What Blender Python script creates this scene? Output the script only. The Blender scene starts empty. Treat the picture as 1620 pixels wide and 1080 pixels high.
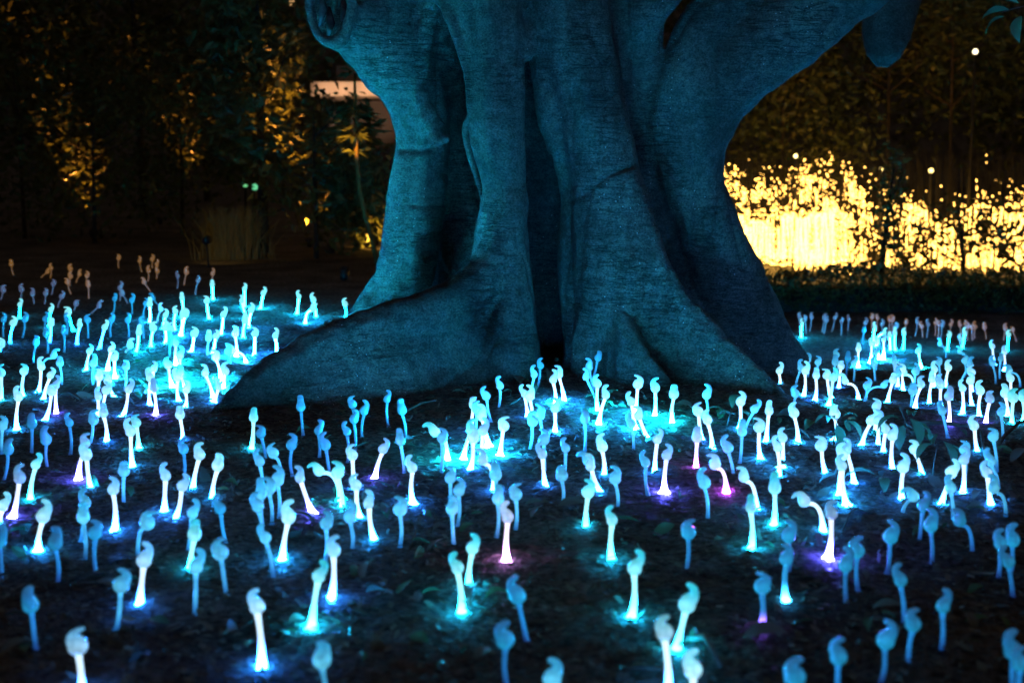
import bpy, bmesh, math, random
import numpy as np
from mathutils import Vector, Matrix, Quaternion, noise
random.seed(7)
rng = np.random.default_rng(7)
sc = bpy.context.scene
C = sc.collection

# ------------------------------------------------------------------ camera
F = 2250.0; CAMZ = 1.5; PITCH = math.atan(310.0 / F)
cam = bpy.data.cameras.new('camera'); camo = bpy.data.objects.new('camera', cam); C.objects.link(camo)
camo.location = (0, 0, CAMZ); camo.rotation_euler = (math.pi / 2 - PITCH, 0, 0)
cam.sensor_width = 36; cam.lens = 50; cam.clip_start = 0.05; cam.clip_end = 600
cam.dof.use_dof = True; cam.dof.focus_distance = 8.2; cam.dof.aperture_fstop = 2.0
sc.camera = camo
# ------------------------------------------------------------------ night sky glow, exposure
w = bpy.data.worlds.new('World'); sc.world = w; w.use_nodes = True
bg = w.node_tree.nodes['Background']
bg.inputs['Color'].default_value = (1.0, 0.66, 0.50, 1); bg.inputs['Strength'].default_value = 0.034
sc.view_settings.view_transform = 'Standard'; sc.view_settings.look = 'None'
sc.view_settings.exposure = 0; sc.view_settings.gamma = 1; sc.view_settings.use_curve_mapping = False
try:
    sc.cycles.use_denoising = True; sc.cycles.use_light_tree = True
    sc.cycles.max_bounces = 5; sc.cycles.diffuse_bounces = 2; sc.cycles.glossy_bounces = 2
    sc.cycles.transmission_bounces = 3; sc.cycles.sample_clamp_indirect = 3; sc.cycles.sample_clamp_direct = 0
    sc.cycles.caustics_reflective = False; sc.cycles.caustics_refractive = False
except Exception: pass

# ------------------------------------------------------------------ helpers
def ray(u, v):
    return Vector(((u - 810) / F, math.cos(PITCH) + (540 - v) / F * math.sin(PITCH), -math.sin(PITCH) + (540 - v) / F * math.cos(PITCH)))
def at(u, v, d):                       # the point of the place seen at (u, v) and d metres ahead
    r = ray(u, v); return Vector((0, 0, CAMZ)) + r * (d / r.y)
def ss(a, b, t):
    t = max(0.0, min(1.0, (t - a) / (b - a))); return t * t * (3 - 2 * t)
def gz(x, y):                          # the lie of the land
    z = -0.095 * max(0.0, min(y, 15.0) - 7.8) * ss(0.9, 2.6, x)
    z += 0.10 * ss(22, 30, y) * (y - 22) * 0.5 * ss(2, -3, x) * 0.3
    return z
def gpt(u, v):
    r = ray(u, v); d = 8.0
    for _ in range(30):
        p = Vector((0, 0, CAMZ)) + r * (d / r.y)
        nd = (CAMZ - gz(p.x, p.y)) / -r.z * r.y
        d = d * 0.4 + max(1.0, min(nd, 60.0)) * 0.6
    p = Vector((0, 0, CAMZ)) + r * (d / r.y); p.z = gz(p.x, p.y); return p
def mesh(name, vs, fs, mat=None, smooth=False):
    me = bpy.data.meshes.new(name); me.from_pydata([tuple(v) for v in vs], [], fs)
    if smooth: me.polygons.foreach_set('use_smooth', [True] * len(me.polygons))
    for m in (mat if isinstance(mat, (list, tuple)) else [mat]):
        if m: me.materials.append(m)
    me.update(); return me
def ob(name, me, parent=None, **props):
    o = bpy.data.objects.new(name, me); C.objects.link(o)
    if parent: o.parent = parent
    for k, v in props.items(): o[k] = v
    return o
def empty(name, loc, **props):
    o = bpy.data.objects.new(name, None); C.objects.link(o); o.location = loc; o.empty_display_size = .1
    for k, v in props.items(): o[k] = v
    return o
def frame(t):
    t = t.normalized(); a = Vector((0, 1, 0)) if abs(t.y) < .9 else Vector((1, 0, 0))
    b = t.cross(a).normalized(); return b, t.cross(b).normalized()
def tube(vs, fs, pts, rads, n=8, ey=1.0, cap=True):   # a swept round form, ey squeezes it across
    o = len(vs); m = len(pts); pts = [Vector(p) for p in pts]
    pb = None
    for i, p in enumerate(pts):
        t = (pts[min(i + 1, m - 1)] - pts[max(i - 1, 0)])
        if t.length < 1e-9: t = Vector((0, 0, 1))
        b, c = frame(t)
        if pb is not None:
            b2 = pb - t.normalized() * pb.dot(t.normalized())
            if b2.length > 1e-6: b = b2.normalized(); c = t.normalized().cross(b)
        pb = b
        for k in range(n):
            a = 2 * math.pi * k / n
            vs.append(p + b * (math.cos(a) * rads[i]) + c * (math.sin(a) * rads[i] * ey))
    for i in range(m - 1):
        for k in range(n):
            k2 = (k + 1) % n
            fs.append((o + i * n + k, o + i * n + k2, o + (i + 1) * n + k2, o + (i + 1) * n + k))
    if cap:
        fs.append(tuple(o + k for k in range(n))[::-1]); fs.append(tuple(o + (m - 1) * n + k for k in range(n)))
def box(vs, fs, c, s, rot=0):
    o = len(vs); ca, sa = math.cos(rot), math.sin(rot)
    for dz in (-1, 1):
        for dx, dy in ((-1, -1), (1, -1), (1, 1), (-1, 1)):
            x, y = dx * s[0] / 2, dy * s[1] / 2
            vs.append(Vector((c[0] + x * ca - y * sa, c[1] + x * sa + y * ca, c[2] + dz * s[2] / 2)))
    for f in ((3, 2, 1, 0), (4, 5, 6, 7), (0, 1, 5, 4), (1, 2, 6, 5), (2, 3, 7, 6), (3, 0, 4, 7)): fs.append(tuple(o + i for i in f))

# ------------------------------------------------------------------ materials
def nmat(name):
    m = bpy.data.materials.new(name); m.use_nodes = True; nt = m.node_tree
    return m, nt, nt.nodes['Principled BSDF'], nt.nodes, nt.links
def simple(name, col, rough=.7, spec=.3, noise_scale=None, amt=.4, bump=0, bscale=40):
    m, nt, b, N, L = nmat(name)
    b.inputs['Base Color'].default_value = (*col, 1); b.inputs['Roughness'].default_value = rough
    b.inputs['Specular IOR Level'].default_value = spec
    tc = N.new('ShaderNodeTexCoord')
    if noise_scale:
        n = N.new('ShaderNodeTexNoise'); n.inputs['Scale'].default_value = noise_scale; n.inputs['Detail'].default_value = 4
        r = N.new('ShaderNodeMapRange'); r.inputs['From Min'].default_value = .3; r.inputs['From Max'].default_value = .7
        r.inputs['To Min'].default_value = 1 - amt; r.inputs['To Max'].default_value = 1 + amt
        mx = N.new('ShaderNodeVectorMath'); mx.operation = 'SCALE'; mx.inputs[0].default_value = col
        L.new(tc.outputs['Object'], n.inputs['Vector']); L.new(n.outputs['Fac'], r.inputs['Value'])
        L.new(r.outputs['Result'], mx.inputs['Scale']); L.new(mx.outputs['Vector'], b.inputs['Base Color'])
    if bump:
        n = N.new('ShaderNodeTexNoise'); n.inputs['Scale'].default_value = bscale; n.inputs['Detail'].default_value = 6
        bp = N.new('ShaderNodeBump'); bp.inputs['Strength'].default_value = bump; bp.inputs['Distance'].default_value = .01
        L.new(tc.outputs['Object'], n.inputs['Vector']); L.new(n.outputs['Fac'], bp.inputs['Height']); L.new(bp.outputs['Normal'], b.inputs['Normal'])
    return m
def leafmat(name, col, trans=.35, rough=.45):
    m, nt, b, N, L = nmat(name)
    g = N.new('ShaderNodeNewGeometry'); r = N.new('ShaderNodeMapRange'); r.inputs['To Min'].default_value = .45; r.inputs['To Max'].default_value = 1.5
    L.new(g.outputs['Random Per Island'], r.inputs['Value'])
    mx = N.new('ShaderNodeVectorMath'); mx.operation = 'SCALE'; mx.inputs[0].default_value = col
    L.new(r.outputs['Result'], mx.inputs['Scale']); L.new(mx.outputs['Vector'], b.inputs['Base Color'])
    b.inputs['Roughness'].default_value = rough; b.inputs['Specular IOR Level'].default_value = .4
    t = N.new('ShaderNodeBsdfTranslucent'); L.new(mx.outputs['Vector'], t.inputs['Color'])
    ms = N.new('ShaderNodeMixShader'); ms.inputs[0].default_value = trans
    L.new(b.outputs[0], ms.inputs[1]); L.new(t.outputs[0], ms.inputs[2]); L.new(ms.outputs[0], N['Material Output'].inputs['Surface'])
    return m
def glow(name, col, s, sample=True):
    m, nt, b, N, L = nmat(name)
    b.inputs['Base Color'].default_value = (.3, .3, .3, 1); b.inputs['Emission Color'].default_value = (*col, 1); b.inputs['Emission Strength'].default_value = s
    if not sample: m.cycles.emission_sampling = 'NONE'
    return m

def bark():
    m, nt, b, N, L = nmat('fig_bark')
    tc = N.new('ShaderNodeTexCoord')
    def nz(sx, sy, sz, det=5, rough=.6, dist=0.0):
        mp = N.new('ShaderNodeMapping'); mp.inputs['Scale'].default_value = (sx, sy, sz); L.new(tc.outputs['Object'], mp.inputs['Vector'])
        n = N.new('ShaderNodeTexNoise'); n.inputs['Scale'].default_value = 1; n.inputs['Detail'].default_value = det
        n.inputs['Roughness'].default_value = rough; n.inputs['Distortion'].default_value = dist
        L.new(mp.outputs[0], n.inputs['Vector']); return n
    big = nz(1.6, 1.6, 1.2, 6); rings0 = nz(2.6, 2.6, 24, 3, .6, .9); rmask = nz(2.2, 2.2, 1.6, 3, .5); fine = nz(70, 70, 90, 3, .7); mid = nz(14, 14, 22, 5, .7)
    def M(op, a, b_=None, c=None):
        n = N.new('ShaderNodeMath'); n.operation = op
        for k, q in enumerate((a, b_, c)):
            if q is None: continue
            if isinstance(q, (int, float)): n.inputs[k].default_value = q
            else: L.new(q, n.inputs[k])
        return n.outputs[0]
    def MR(x, a, b_, c, d):
        n = N.new('ShaderNodeMapRange'); n.inputs[1].default_value = a; n.inputs[2].default_value = b_; n.inputs[3].default_value = c; n.inputs[4].default_value = d; L.new(x, n.inputs[0]); return n.outputs[0]
    line = MR(M('ABSOLUTE', M('SUBTRACT', rings0.outputs['Fac'], .5)), 0, .035, 1, 0)      # thin wrinkles that ring the stems
    line = M('MULTIPLY', line, MR(rmask.outputs['Fac'], .44, .60, .06, 1))
    class _O: pass
    rings = _O(); rings.outputs = {'Fac': M('SUBTRACT', 1.0, line)}
    r = N.new('ShaderNodeValToRGB'); L.new(big.outputs['Fac'], r.inputs[0])
    r.color_ramp.elements[0].position = .3; r.color_ramp.elements[0].color = (.040, .042, .034, 1)
    r.color_ramp.elements[1].position = .72; r.color_ramp.elements[1].color = (.165, .178, .145, 1)
    # dark pores and lichen
    mr = N.new('ShaderNodeMapRange'); mr.inputs['From Min'].default_value = .35; mr.inputs['From Max'].default_value = .6; mr.inputs['To Min'].default_value = .6; mr.inputs['To Max'].default_value = 1.1
    L.new(mid.outputs['Fac'], mr.inputs['Value'])
    mr2 = N.new('ShaderNodeMapRange'); mr2.inputs['From Min'].default_value = 0; mr2.inputs['From Max'].default_value = 1; mr2.inputs['To Min'].default_value = .5; mr2.inputs['To Max'].default_value = 1.05
    L.new(rings.outputs['Fac'], mr2.inputs['Value'])
    mu = N.new('ShaderNodeMath'); mu.operation = 'MULTIPLY'; L.new(mr.outputs[0], mu.inputs[0]); L.new(mr2.outputs[0], mu.inputs[1])
    mf = N.new('ShaderNodeMapRange'); mf.inputs['From Min'].default_value = .3; mf.inputs['From Max'].default_value = .7; mf.inputs['To Min'].default_value = .35; mf.inputs['To Max'].default_value = 1.7
    L.new(fine.outputs['Fac'], mf.inputs['Value'])
    mu2 = N.new('ShaderNodeMath'); mu2.operation = 'MULTIPLY'; L.new(mu.outputs[0], mu2.inputs[0]); L.new(mf.outputs[0], mu2.inputs[1])
    vm = N.new('ShaderNodeVectorMath'); vm.operation = 'SCALE'; L.new(r.outputs[0], vm.inputs[0]); L.new(mu2.outputs[0], vm.inputs['Scale'])
    # pale lenticels
    vo = N.new('ShaderNodeTexVoronoi'); vo.inputs['Scale'].default_value = 26; L.new(tc.outputs['Object'], vo.inputs['Vector'])
    cmp_ = N.new('ShaderNodeMath'); cmp_.operation = 'LESS_THAN'; cmp_.inputs[1].default_value = .10; L.new(vo.outputs['Distance'], cmp_.inputs[0])
    sel = N.new('ShaderNodeMath'); sel.operation = 'GREATER_THAN'; sel.inputs[1].default_value = .56; L.new(big.outputs['Fac'], sel.inputs[0])
    pm = N.new('ShaderNodeMath'); pm.operation = 'MULTIPLY'; L.new(cmp_.outputs[0], pm.inputs[0]); L.new(sel.outputs[0], pm.inputs[1])
    mix = N.new('ShaderNodeMix'); mix.data_type = 'RGBA'; L.new(pm.outputs[0], mix.inputs[0]); L.new(vm.outputs[0], mix.inputs[6]); mix.inputs[7].default_value = (.6, .6, .58, 1)
    L.new(mix.outputs[2], b.inputs['Base Color'])
    b.inputs['Roughness'].default_value = .8; b.inputs['Specular IOR Level'].default_value = .25
    b1 = N.new('ShaderNodeBump'); b1.inputs['Strength'].default_value = .8; b1.inputs['Distance'].default_value = .010; L.new(rings.outputs['Fac'], b1.inputs['Height'])
    b2 = N.new('ShaderNodeBump'); b2.inputs['Strength'].default_value = .35; b2.inputs['Distance'].default_value = .012; L.new(mid.outputs['Fac'], b2.inputs['Height']); L.new(b1.outputs[0], b2.inputs['Normal'])
    b3 = N.new('ShaderNodeBump'); b3.inputs['Strength'].default_value = .6; b3.inputs['Distance'].default_value = .004; L.new(fine.outputs['Fac'], b3.inputs['Height']); L.new(b2.outputs[0], b3.inputs['Normal'])
    L.new(b3.outputs[0], b.inputs['Normal'])
    return m
BARK = bark()
def soil():
    m, nt, b, N, L = nmat('soil_mulch')
    tc = N.new('ShaderNodeTexCoord')
    n1 = N.new('ShaderNodeTexNoise'); n1.inputs['Scale'].default_value = 26; n1.inputs['Detail'].default_value = 9; n1.inputs['Roughness'].default_value = .7
    n2 = N.new('ShaderNodeTexVoronoi'); n2.inputs['Scale'].default_value = 55
    n3 = N.new('ShaderNodeTexNoise'); n3.inputs['Scale'].default_value = 1.7; n3.inputs['Detail'].default_value = 4
    for n in (n1, n2, n3): L.new(tc.outputs['Object'], n.inputs['Vector'])
    r = N.new('ShaderNodeValToRGB'); L.new(n1.outputs['Fac'], r.inputs[0])
    r.color_ramp.elements[0].position = .38; r.color_ramp.elements[0].color = (.016, .014, .012, 1)
    r.color_ramp.elements[1].position = .68; r.color_ramp.elements[1].color = (.36, .36, .33, 1)
    mr = N.new('ShaderNodeMapRange'); mr.inputs['From Min'].default_value = .35; mr.inputs['From Max'].default_value = .65; mr.inputs['To Min'].default_value = .5; mr.inputs['To Max'].default_value = 1.3
    L.new(n3.outputs['Fac'], mr.inputs['Value'])
    vm = N.new('ShaderNodeVectorMath'); vm.operation = 'SCALE'; L.new(r.outputs[0], vm.inputs[0]); L.new(mr.outputs[0], vm.inputs['Scale'])
    L.new(vm.outputs[0], b.inputs['Base Color']); b.inputs['Roughness'].default_value = .75; b.inputs['Specular IOR Level'].default_value = .35
    b1 = N.new('ShaderNodeBump'); b1.inputs['Strength'].default_value = 1; b1.inputs['Distance'].default_value = .03; L.new(n1.outputs['Fac'], b1.inputs['Height'])
    b2 = N.new('ShaderNodeBump'); b2.inputs['Strength'].default_value = .7; b2.inputs['Distance'].default_value = .012; L.new(n2.outputs['Distance'], b2.inputs['Height']); L.new(b1.outputs[0], b2.inputs['Normal'])
    L.new(b2.outputs[0], b.inputs['Normal']); return m
SOIL = soil()
LEAF_DRY = leafmat('dry_leaf', (.19, .22, .17), .15, .4)
LEAF_GREEN = leafmat('green_leaf', (.12, .30, .16), .3, .25)
LEAF_DARK = leafmat('shrub_leaf', (.09, .11, .035), .35, .45)
TWIG = simple('twig_bark', (.14, .12, .09), .8, .2, 30, .4)
TRUNK_DARK = simple('dark_trunk_bark', (.035, .03, .025), .9, .2, 12, .4, .6, 30)

# sprout lamp bodies: clear acrylic, lit from a small lamp in the foot
TONES = {'azure': (.006, .30, 1.0), 'cyan': (.003, .48, .92), 'blue': (.010, .20, 1.0), 'violet': (.09, .09, 1.0), 'magenta': (.45, .06, .95), 'pink': (.60, .25, .85)}
def stem_lit(name, col, foot, top, pale=(.42, .86, 1.0)):
    m, nt, b, N, L = nmat(name)
    tc = N.new('ShaderNodeTexCoord'); sx = N.new('ShaderNodeSeparateXYZ'); L.new(tc.outputs['Object'], sx.inputs[0])
    r = N.new('ShaderNodeMapRange'); r.interpolation_type = 'SMOOTHSTEP'; r.inputs['From Min'].default_value = 0.0; r.inputs['From Max'].default_value = .85
    r.inputs['To Min'].default_value = 1; r.inputs['To Max'].default_value = 0; L.new(sx.outputs['Z'], r.inputs['Value'])
    p = N.new('ShaderNodeMath'); p.operation = 'POWER'; p.inputs[1].default_value = 4.0; L.new(r.outputs[0], p.inputs[0])
    # the coloured light of the foot, dying away up the stem, over the pale shine of the frosted acrylic
    a = N.new('ShaderNodeVectorMath'); a.operation = 'SCALE'; a.inputs[0].default_value = [q * foot for q in col]; L.new(p.outputs[0], a.inputs['Scale'])
    d = N.new('ShaderNodeVectorMath'); d.operation = 'ADD'; L.new(a.outputs[0], d.inputs[0]); d.inputs[1].default_value = [q * top for q in pale]
    L.new(d.outputs[0], b.inputs['Emission Color']); b.inputs['Emission Strength'].default_value = 1
    b.inputs['Base Color'].default_value = (.6, .7, .75, 1); b.inputs['Roughness'].default_value = .3
    return m
def body(name, lo, hi, slo, shi, z0, z1, rough=.22):   # faint light along the body from lo (low) to hi (high)
    m, nt, b, N, L = nmat(name)
    tc = N.new('ShaderNodeTexCoord'); sx = N.new('ShaderNodeSeparateXYZ'); L.new(tc.outputs['Object'], sx.inputs[0])
    r = N.new('ShaderNodeMapRange'); r.interpolation_type = 'SMOOTHSTEP'; r.inputs['From Min'].default_value = z0; r.inputs['From Max'].default_value = z1; L.new(sx.outputs['Z'], r.inputs['Value'])
    n = N.new('ShaderNodeTexNoise'); n.inputs['Scale'].default_value = 60 if z1 < .5 else 9; n.inputs['Detail'].default_value = 3; L.new(tc.outputs['Object'], n.inputs['Vector'])
    nr = N.new('ShaderNodeMapRange'); nr.inputs['From Min'].default_value = .3; nr.inputs['From Max'].default_value = .7; nr.inputs['To Min'].default_value = .6; nr.inputs['To Max'].default_value = 1.3; L.new(n.outputs['Fac'], nr.inputs['Value'])
    cr = N.new('ShaderNodeMix'); cr.data_type = 'RGBA'; L.new(r.outputs[0], cr.inputs[0]); cr.inputs[6].default_value = (*lo, 1); cr.inputs[7].default_value = (*hi, 1)
    st = N.new('ShaderNodeMapRange'); st.inputs['To Min'].default_value = slo; st.inputs['To Max'].default_value = shi; L.new(r.outputs[0], st.inputs['Value'])
    oi = N.new('ShaderNodeObjectInfo'); orr = N.new('ShaderNodeMapRange'); orr.inputs['To Min'].default_value = .72; orr.inputs['To Max'].default_value = 1.25; L.new(oi.outputs['Random'], orr.inputs['Value'])
    mu = N.new('ShaderNodeMath'); mu.operation = 'MULTIPLY'; L.new(st.outputs[0], mu.inputs[0]); L.new(nr.outputs[0], mu.inputs[1])
    mu2 = N.new('ShaderNodeMath'); mu2.operation = 'MULTIPLY'; L.new(mu.outputs[0], mu2.inputs[0]); L.new(orr.outputs[0], mu2.inputs[1])
    lw_ = N.new('ShaderNodeLayerWeight'); lw_.inputs['Blend'].default_value = .35   # edge shading put into the glow: dimmer where the surface turns away
    rim = N.new('ShaderNodeMapRange'); rim.inputs['From Min'].default_value = .25; rim.inputs['From Max'].default_value = .95; rim.inputs['To Min'].default_value = 1.08; rim.inputs['To Max'].default_value = .5; L.new(lw_.outputs['Facing'], rim.inputs['Value'])
    mu3 = N.new('ShaderNodeMath'); mu3.operation = 'MULTIPLY'; L.new(mu2.outputs[0], mu3.inputs[0]); L.new(rim.outputs[0], mu3.inputs[1])
    L.new(cr.outputs[2], b.inputs['Emission Color']); L.new(mu3.outputs[0], b.inputs['Emission Strength'])
    b.inputs['Base Color'].default_value = (.45, .6, .65, 1); b.inputs['Roughness'].default_value = rough; b.inputs['Coat Weight'].default_value = .4
    m.cycles.emission_sampling = 'NONE'
    return m
SM, HM = {}, {}
for k, c in TONES.items():
    p_ = 1.0 if k not in ('magenta', 'pink') else .6
    pl = {'azure': (.62, .92, 1), 'cyan': (.34, .95, .98), 'blue': (.60, .82, 1), 'violet': (.68, .76, 1), 'magenta': (.95, .66, 1), 'pink': (1, .76, .92)}[k]
    SM[k] = stem_lit('lit_stem_' + k, c, 210 * p_, 1.5, pl)
    SM[k + ' strong'] = stem_lit('strong_stem_' + k, (c[0], min(.62, c[1] * 1.35), c[2]), 8500 * p_, 1.8, pl)
    SM[k + ' firm'] = stem_lit('firm_stem_' + k, (c[0], min(.6, c[1] * 1.25), c[2]), 2300 * p_, 1.7, pl)
    SM[k + ' low'] = stem_lit('low_stem_' + k, c, 290 * p_, 1.5, pl)
    SM[k + ' weak'] = stem_lit('weak_stem_' + k, c, 270 * p_, 1.4, pl)
HM['azure'] = body('lit_head_azure', (.46, .84, 1.0), (.20, .74, .98), 1.05, .85, -.02, .05)
HM['cyan'] = body('lit_head_cyan', (.32, .88, .92), (.03, .66, .76), 1.0, .75, -.02, .05)
HM['blue'] = body('lit_head_blue', (.42, .76, 1.0), (.14, .55, .98), 1.0, .8, -.02, .05)
HM['violet'] = body('lit_head_violet', (.36, .58, .90), (.14, .45, .85), .8, .6, -.02, .05)
HM['magenta'] = body('lit_head_magenta', (.48, .62, .95), (.2, .5, .9), .95, .7, -.02, .05)
HM['pink'] = body('lit_head_pink', (.62, .64, .86), (.45, .60, .85), .9, .8, -.02, .05)
SM['mid'] = body('pale_stem', (.004, .20, .80), (.07, .52, .95), .38, .8, 0, .6)
HM['mid'] = body('pale_head', (.13, .66, .95), (.03, .42, .80), .85, .6, -.02, .05)
SM['dim'] = body('dim_stem', (.004, .06, .40), (.008, .24, .70), .38, .62, 0, .7)
HM['dim'] = body('dim_head', (.012, .42, .78), (.006, .24, .62), .62, .42, -.025, .045)
SM['amber'] = body('amber_spill_stem', (.80, .36, .03), (.55, .26, .05), .55, .35, 0, 1)  # warm light reflected from the string lights, painted in as faint emission
HM['amber'] = body('amber_spill_head', (.22, .11, .06), (.50, .26, .06), .22, .34, -.02, .05)  # same reflected warm light, painted into the head's emission
SM['lav'] = body('lavender_stem', (.20, .10, .12), (.22, .24, .40), .25, .4, 0, 1)
HM['lav'] = body('lavender_head', (.14, .20, .42), (.24, .20, .32), .38, .3, -.02, .05)

# ------------------------------------------------------------------ ground
def axis(a, b, step, lo, hi, g=1.25):
    v = list(np.arange(a, b, step)); s = step; x = b
    up = []
    while x < hi: up.append(x); s *= g; x += s
    up.append(hi); s = step; x = a - step; dn = []
    while x > lo: dn.append(x); s *= g; x -= s
    dn.append(lo); return dn[::-1] + v + up
xs = axis(-4.4, 5.2, .04, -250, 250); ys = axis(2.6, 13.0, .045, -30, 420)
vs = []
for y in ys:
    for x in xs:
        z = gz(x, y)
        if -4.6 < x < 5.4 and 2.4 < y < 13.5:
            z += .022 * noise.noise((x * 2.1, y * 2.1, 0)) + .014 * noise.noise((x * 8, y * 8, 3)) + .009 * noise.noise((x * 23, y * 23, 5))
        vs.append((x, y, z))
nx = len(xs); fs = [(j * nx + i, j * nx + i + 1, (j + 1) * nx + i + 1, (j + 1) * nx + i) for j in range(len(ys) - 1) for i in range(nx - 1)]
ground = ob('ground', mesh('ground', vs, fs, SOIL, True), kind='structure')

# ------------------------------------------------------------------ the great fig
tv, tf = [], []
def limb(pts, n=18, ey=1.0):          # (u, v, depth, radius in metres)
    P = [at(u, v, d) for u, v, d, r in pts]; R = [r for *_, r in pts]
    # resample smoothly (Catmull-Rom)
    Q, S = [], []
    for i in range(len(P) - 1):
        p0, p1, p2, p3 = P[max(i - 1, 0)], P[i], P[i + 1], P[min(i + 2, len(P) - 1)]
        for k in range(6):
            t = k / 6; q = .5 * ((2 * p1) + (p2 - p0) * t + (2 * p0 - 5 * p1 + 4 * p2 - p3) * t * t + (3 * p1 - p0 - 3 * p2 + p3) * t ** 3)
            Q.append(q); S.append(R[i] * (1 - t) + R[i + 1] * t)
    Q.append(P[-1]); S.append(R[-1]); tube(tv, tf, Q, S, n, ey)
def ridge(st, n=12):                   # (u, v of the crest, depth, crest half-width, front width, back width)
    rows = []
    st2 = []
    for i in range(len(st) - 1):
        for k in range(4):
            t = k / 4; st2.append([a * (1 - t) + b * t for a, b in zip(st[i], st[i + 1])])
    st2.append(list(st[-1]))
    P = [at(s[0], s[1], s[2]) for s in st2]
    for i, s in enumerate(st2):
        d = P[min(i + 1, len(P) - 1)] - P[max(i - 1, 0)]; d.z = 0; d.normalize()
        nrm = Vector((d.y, -d.x, 0))
        if nrm.y > 0: nrm = -nrm       # towards the camera
        h = P[i].z + .25; row = []
        for k in range(n + 1):          # front foot to crest
            t = k / n; wd = s[3] + (s[4] - s[3]) * (1 - t) ** 2.0
            if k == n: wd = s[3] * .3
            row.append(Vector((P[i].x, P[i].y, -.25 + h * t)) + nrm * wd)
        for k in range(n, -1, -1):
            t = k / n; wd = s[3] + (s[5] - s[3]) * (1 - t) ** 2.0
            if k == n: wd = s[3] * .3
            row.append(Vector((P[i].x, P[i].y, -.25 + h * t)) - nrm * wd)
        rows.append(row)
    o = len(tv); m = len(rows[0])
    for r in rows: tv.extend(r)
    for i in range(len(rows) - 1):
        for k in range(m):
            k2 = (k + 1) % m; tf.append((o + i * m + k, o + i * m + k2, o + (i + 1) * m + k2, o + (i + 1) * m + k))
    tf.append(tuple(o + k for k in range(m))[::-1]); tf.append(tuple(o + (len(rows) - 1) * m + k for k in range(m)))
# front left column and the long left root
limb([(690, -170, 9.8, .36), (742, -60, 9.65, .33), (768, 10, 9.55, .27), (782, 100, 9.5, .19), (784, 200, 9.5, .185), (796, 300, 9.5, .15), (790, 400, 9.5, .20), (780, 500, 9.5, .27), (770, 620, 9.4, .32)])
ridge([(800, 300, 9.50, .10, .12, .12), (792, 360, 9.45, .08, .22, .2), (770, 425, 9.35, .10, .35, .3), (715, 465, 9.2, .12, .50, .35), (640, 474, 9.0, .14, .66, .4), (590, 486, 8.8, .13, .72, .4), (530, 503, 8.6, .12, .74, .4),
       (470, 533, 8.4, .11, .66, .36), (415, 566, 8.2, .09, .5, .3), (370, 600, 8.05, .05, .34, .25), (335, 636, 7.92, .04, .2, .18), (312, 668, 7.85, .02, .08, .08)])
limb([(790, 220, 9.6, .08), (797, 270, 9.52, .12), (803, 330, 9.45, .15), (787, 392, 9.38, .16), (754, 448, 9.25, .165), (712, 484, 9.12, .16), (662, 504, 8.98, .15), (600, 520, 8.8, .14)], 20)
limb([(812, 380, 9.42, .09), (810, 470, 9.3, .15), (805, 560, 9.2, .2), (802, 640, 9.15, .22)])
for dd in (.35, .7, 1.05):
    limb([(765, -60, 9.6 + dd, .30), (780, 40, 9.6 + dd, .22), (788, 150, 9.6 + dd, .17), (792, 300, 9.55 + dd, .14), (786, 450, 9.5 + dd, .19), (776, 640, 9.5 + dd, .27)])
    limb([(925, 60, 9.7 + dd, .25), (945, 200, 9.7 + dd, .22), (955, 330, 9.7 + dd, .24), (965, 480, 9.7 + dd, .33), (975, 650, 9.7 + dd, .38)])
# dark core behind the cleft
limb([(860, -120, 10.5, .5), (865, 30, 10.7, .40), (862, 200, 11.0, .36), (862, 400, 11.0, .36), (862, 640, 10.9, .42)], 24)
# centre column
limb([(850, -160, 9.8, .42), (880, -40, 9.7, .33), (905, 60, 9.65, .27), (935, 160, 9.65, .24), (952, 260, 9.65, .24), (968, 350, 9.6, .27), (985, 440, 9.55, .33), (1000, 540, 9.55, .38), (1005, 650, 9.5, .42)], 24)
limb([(872, -60, 9.7, .2), (872, 60, 9.68, .17), (876, 140, 9.70, .15), (886, 210, 9.74, .14), (902, 280, 9.8, .11), (916, 350, 9.85, .08)], 20)
limb([(905, 180, 9.85, .12), (922, 330, 9.8, .15), (930, 450, 9.75, .19), (936, 560, 9.7, .22), (938, 640, 9.65, .24)])
ridge([(992, 240, 9.5, .10, .10, .2), (1022, 330, 9.45, .09, .22, .3), (1052, 400, 9.35, .09, .36, .3), (1085, 458, 9.25, .08, .46, .3), (1125, 510, 9.1, .07, .5, .3), (1170, 556, 8.95, .06, .46, .28), (1215, 596, 8.8, .05, .3, .2), (1250, 628, 8.65, .02, .1, .1)])
ridge([(975, 400, 9.4, .08, .1, .1), (982, 460, 9.25, .08, .16, .14), (998, 510, 9.1, .07, .22, .16), (1022, 560, 8.95, .06, .24, .16), (1052, 603, 8.8, .05, .2, .14), (1085, 640, 8.7, .03, .08, .08)])
limb([(950, 470, 9.5, .14), (935, 540, 9.4, .13), (925, 600, 9.3, .1)])
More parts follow.
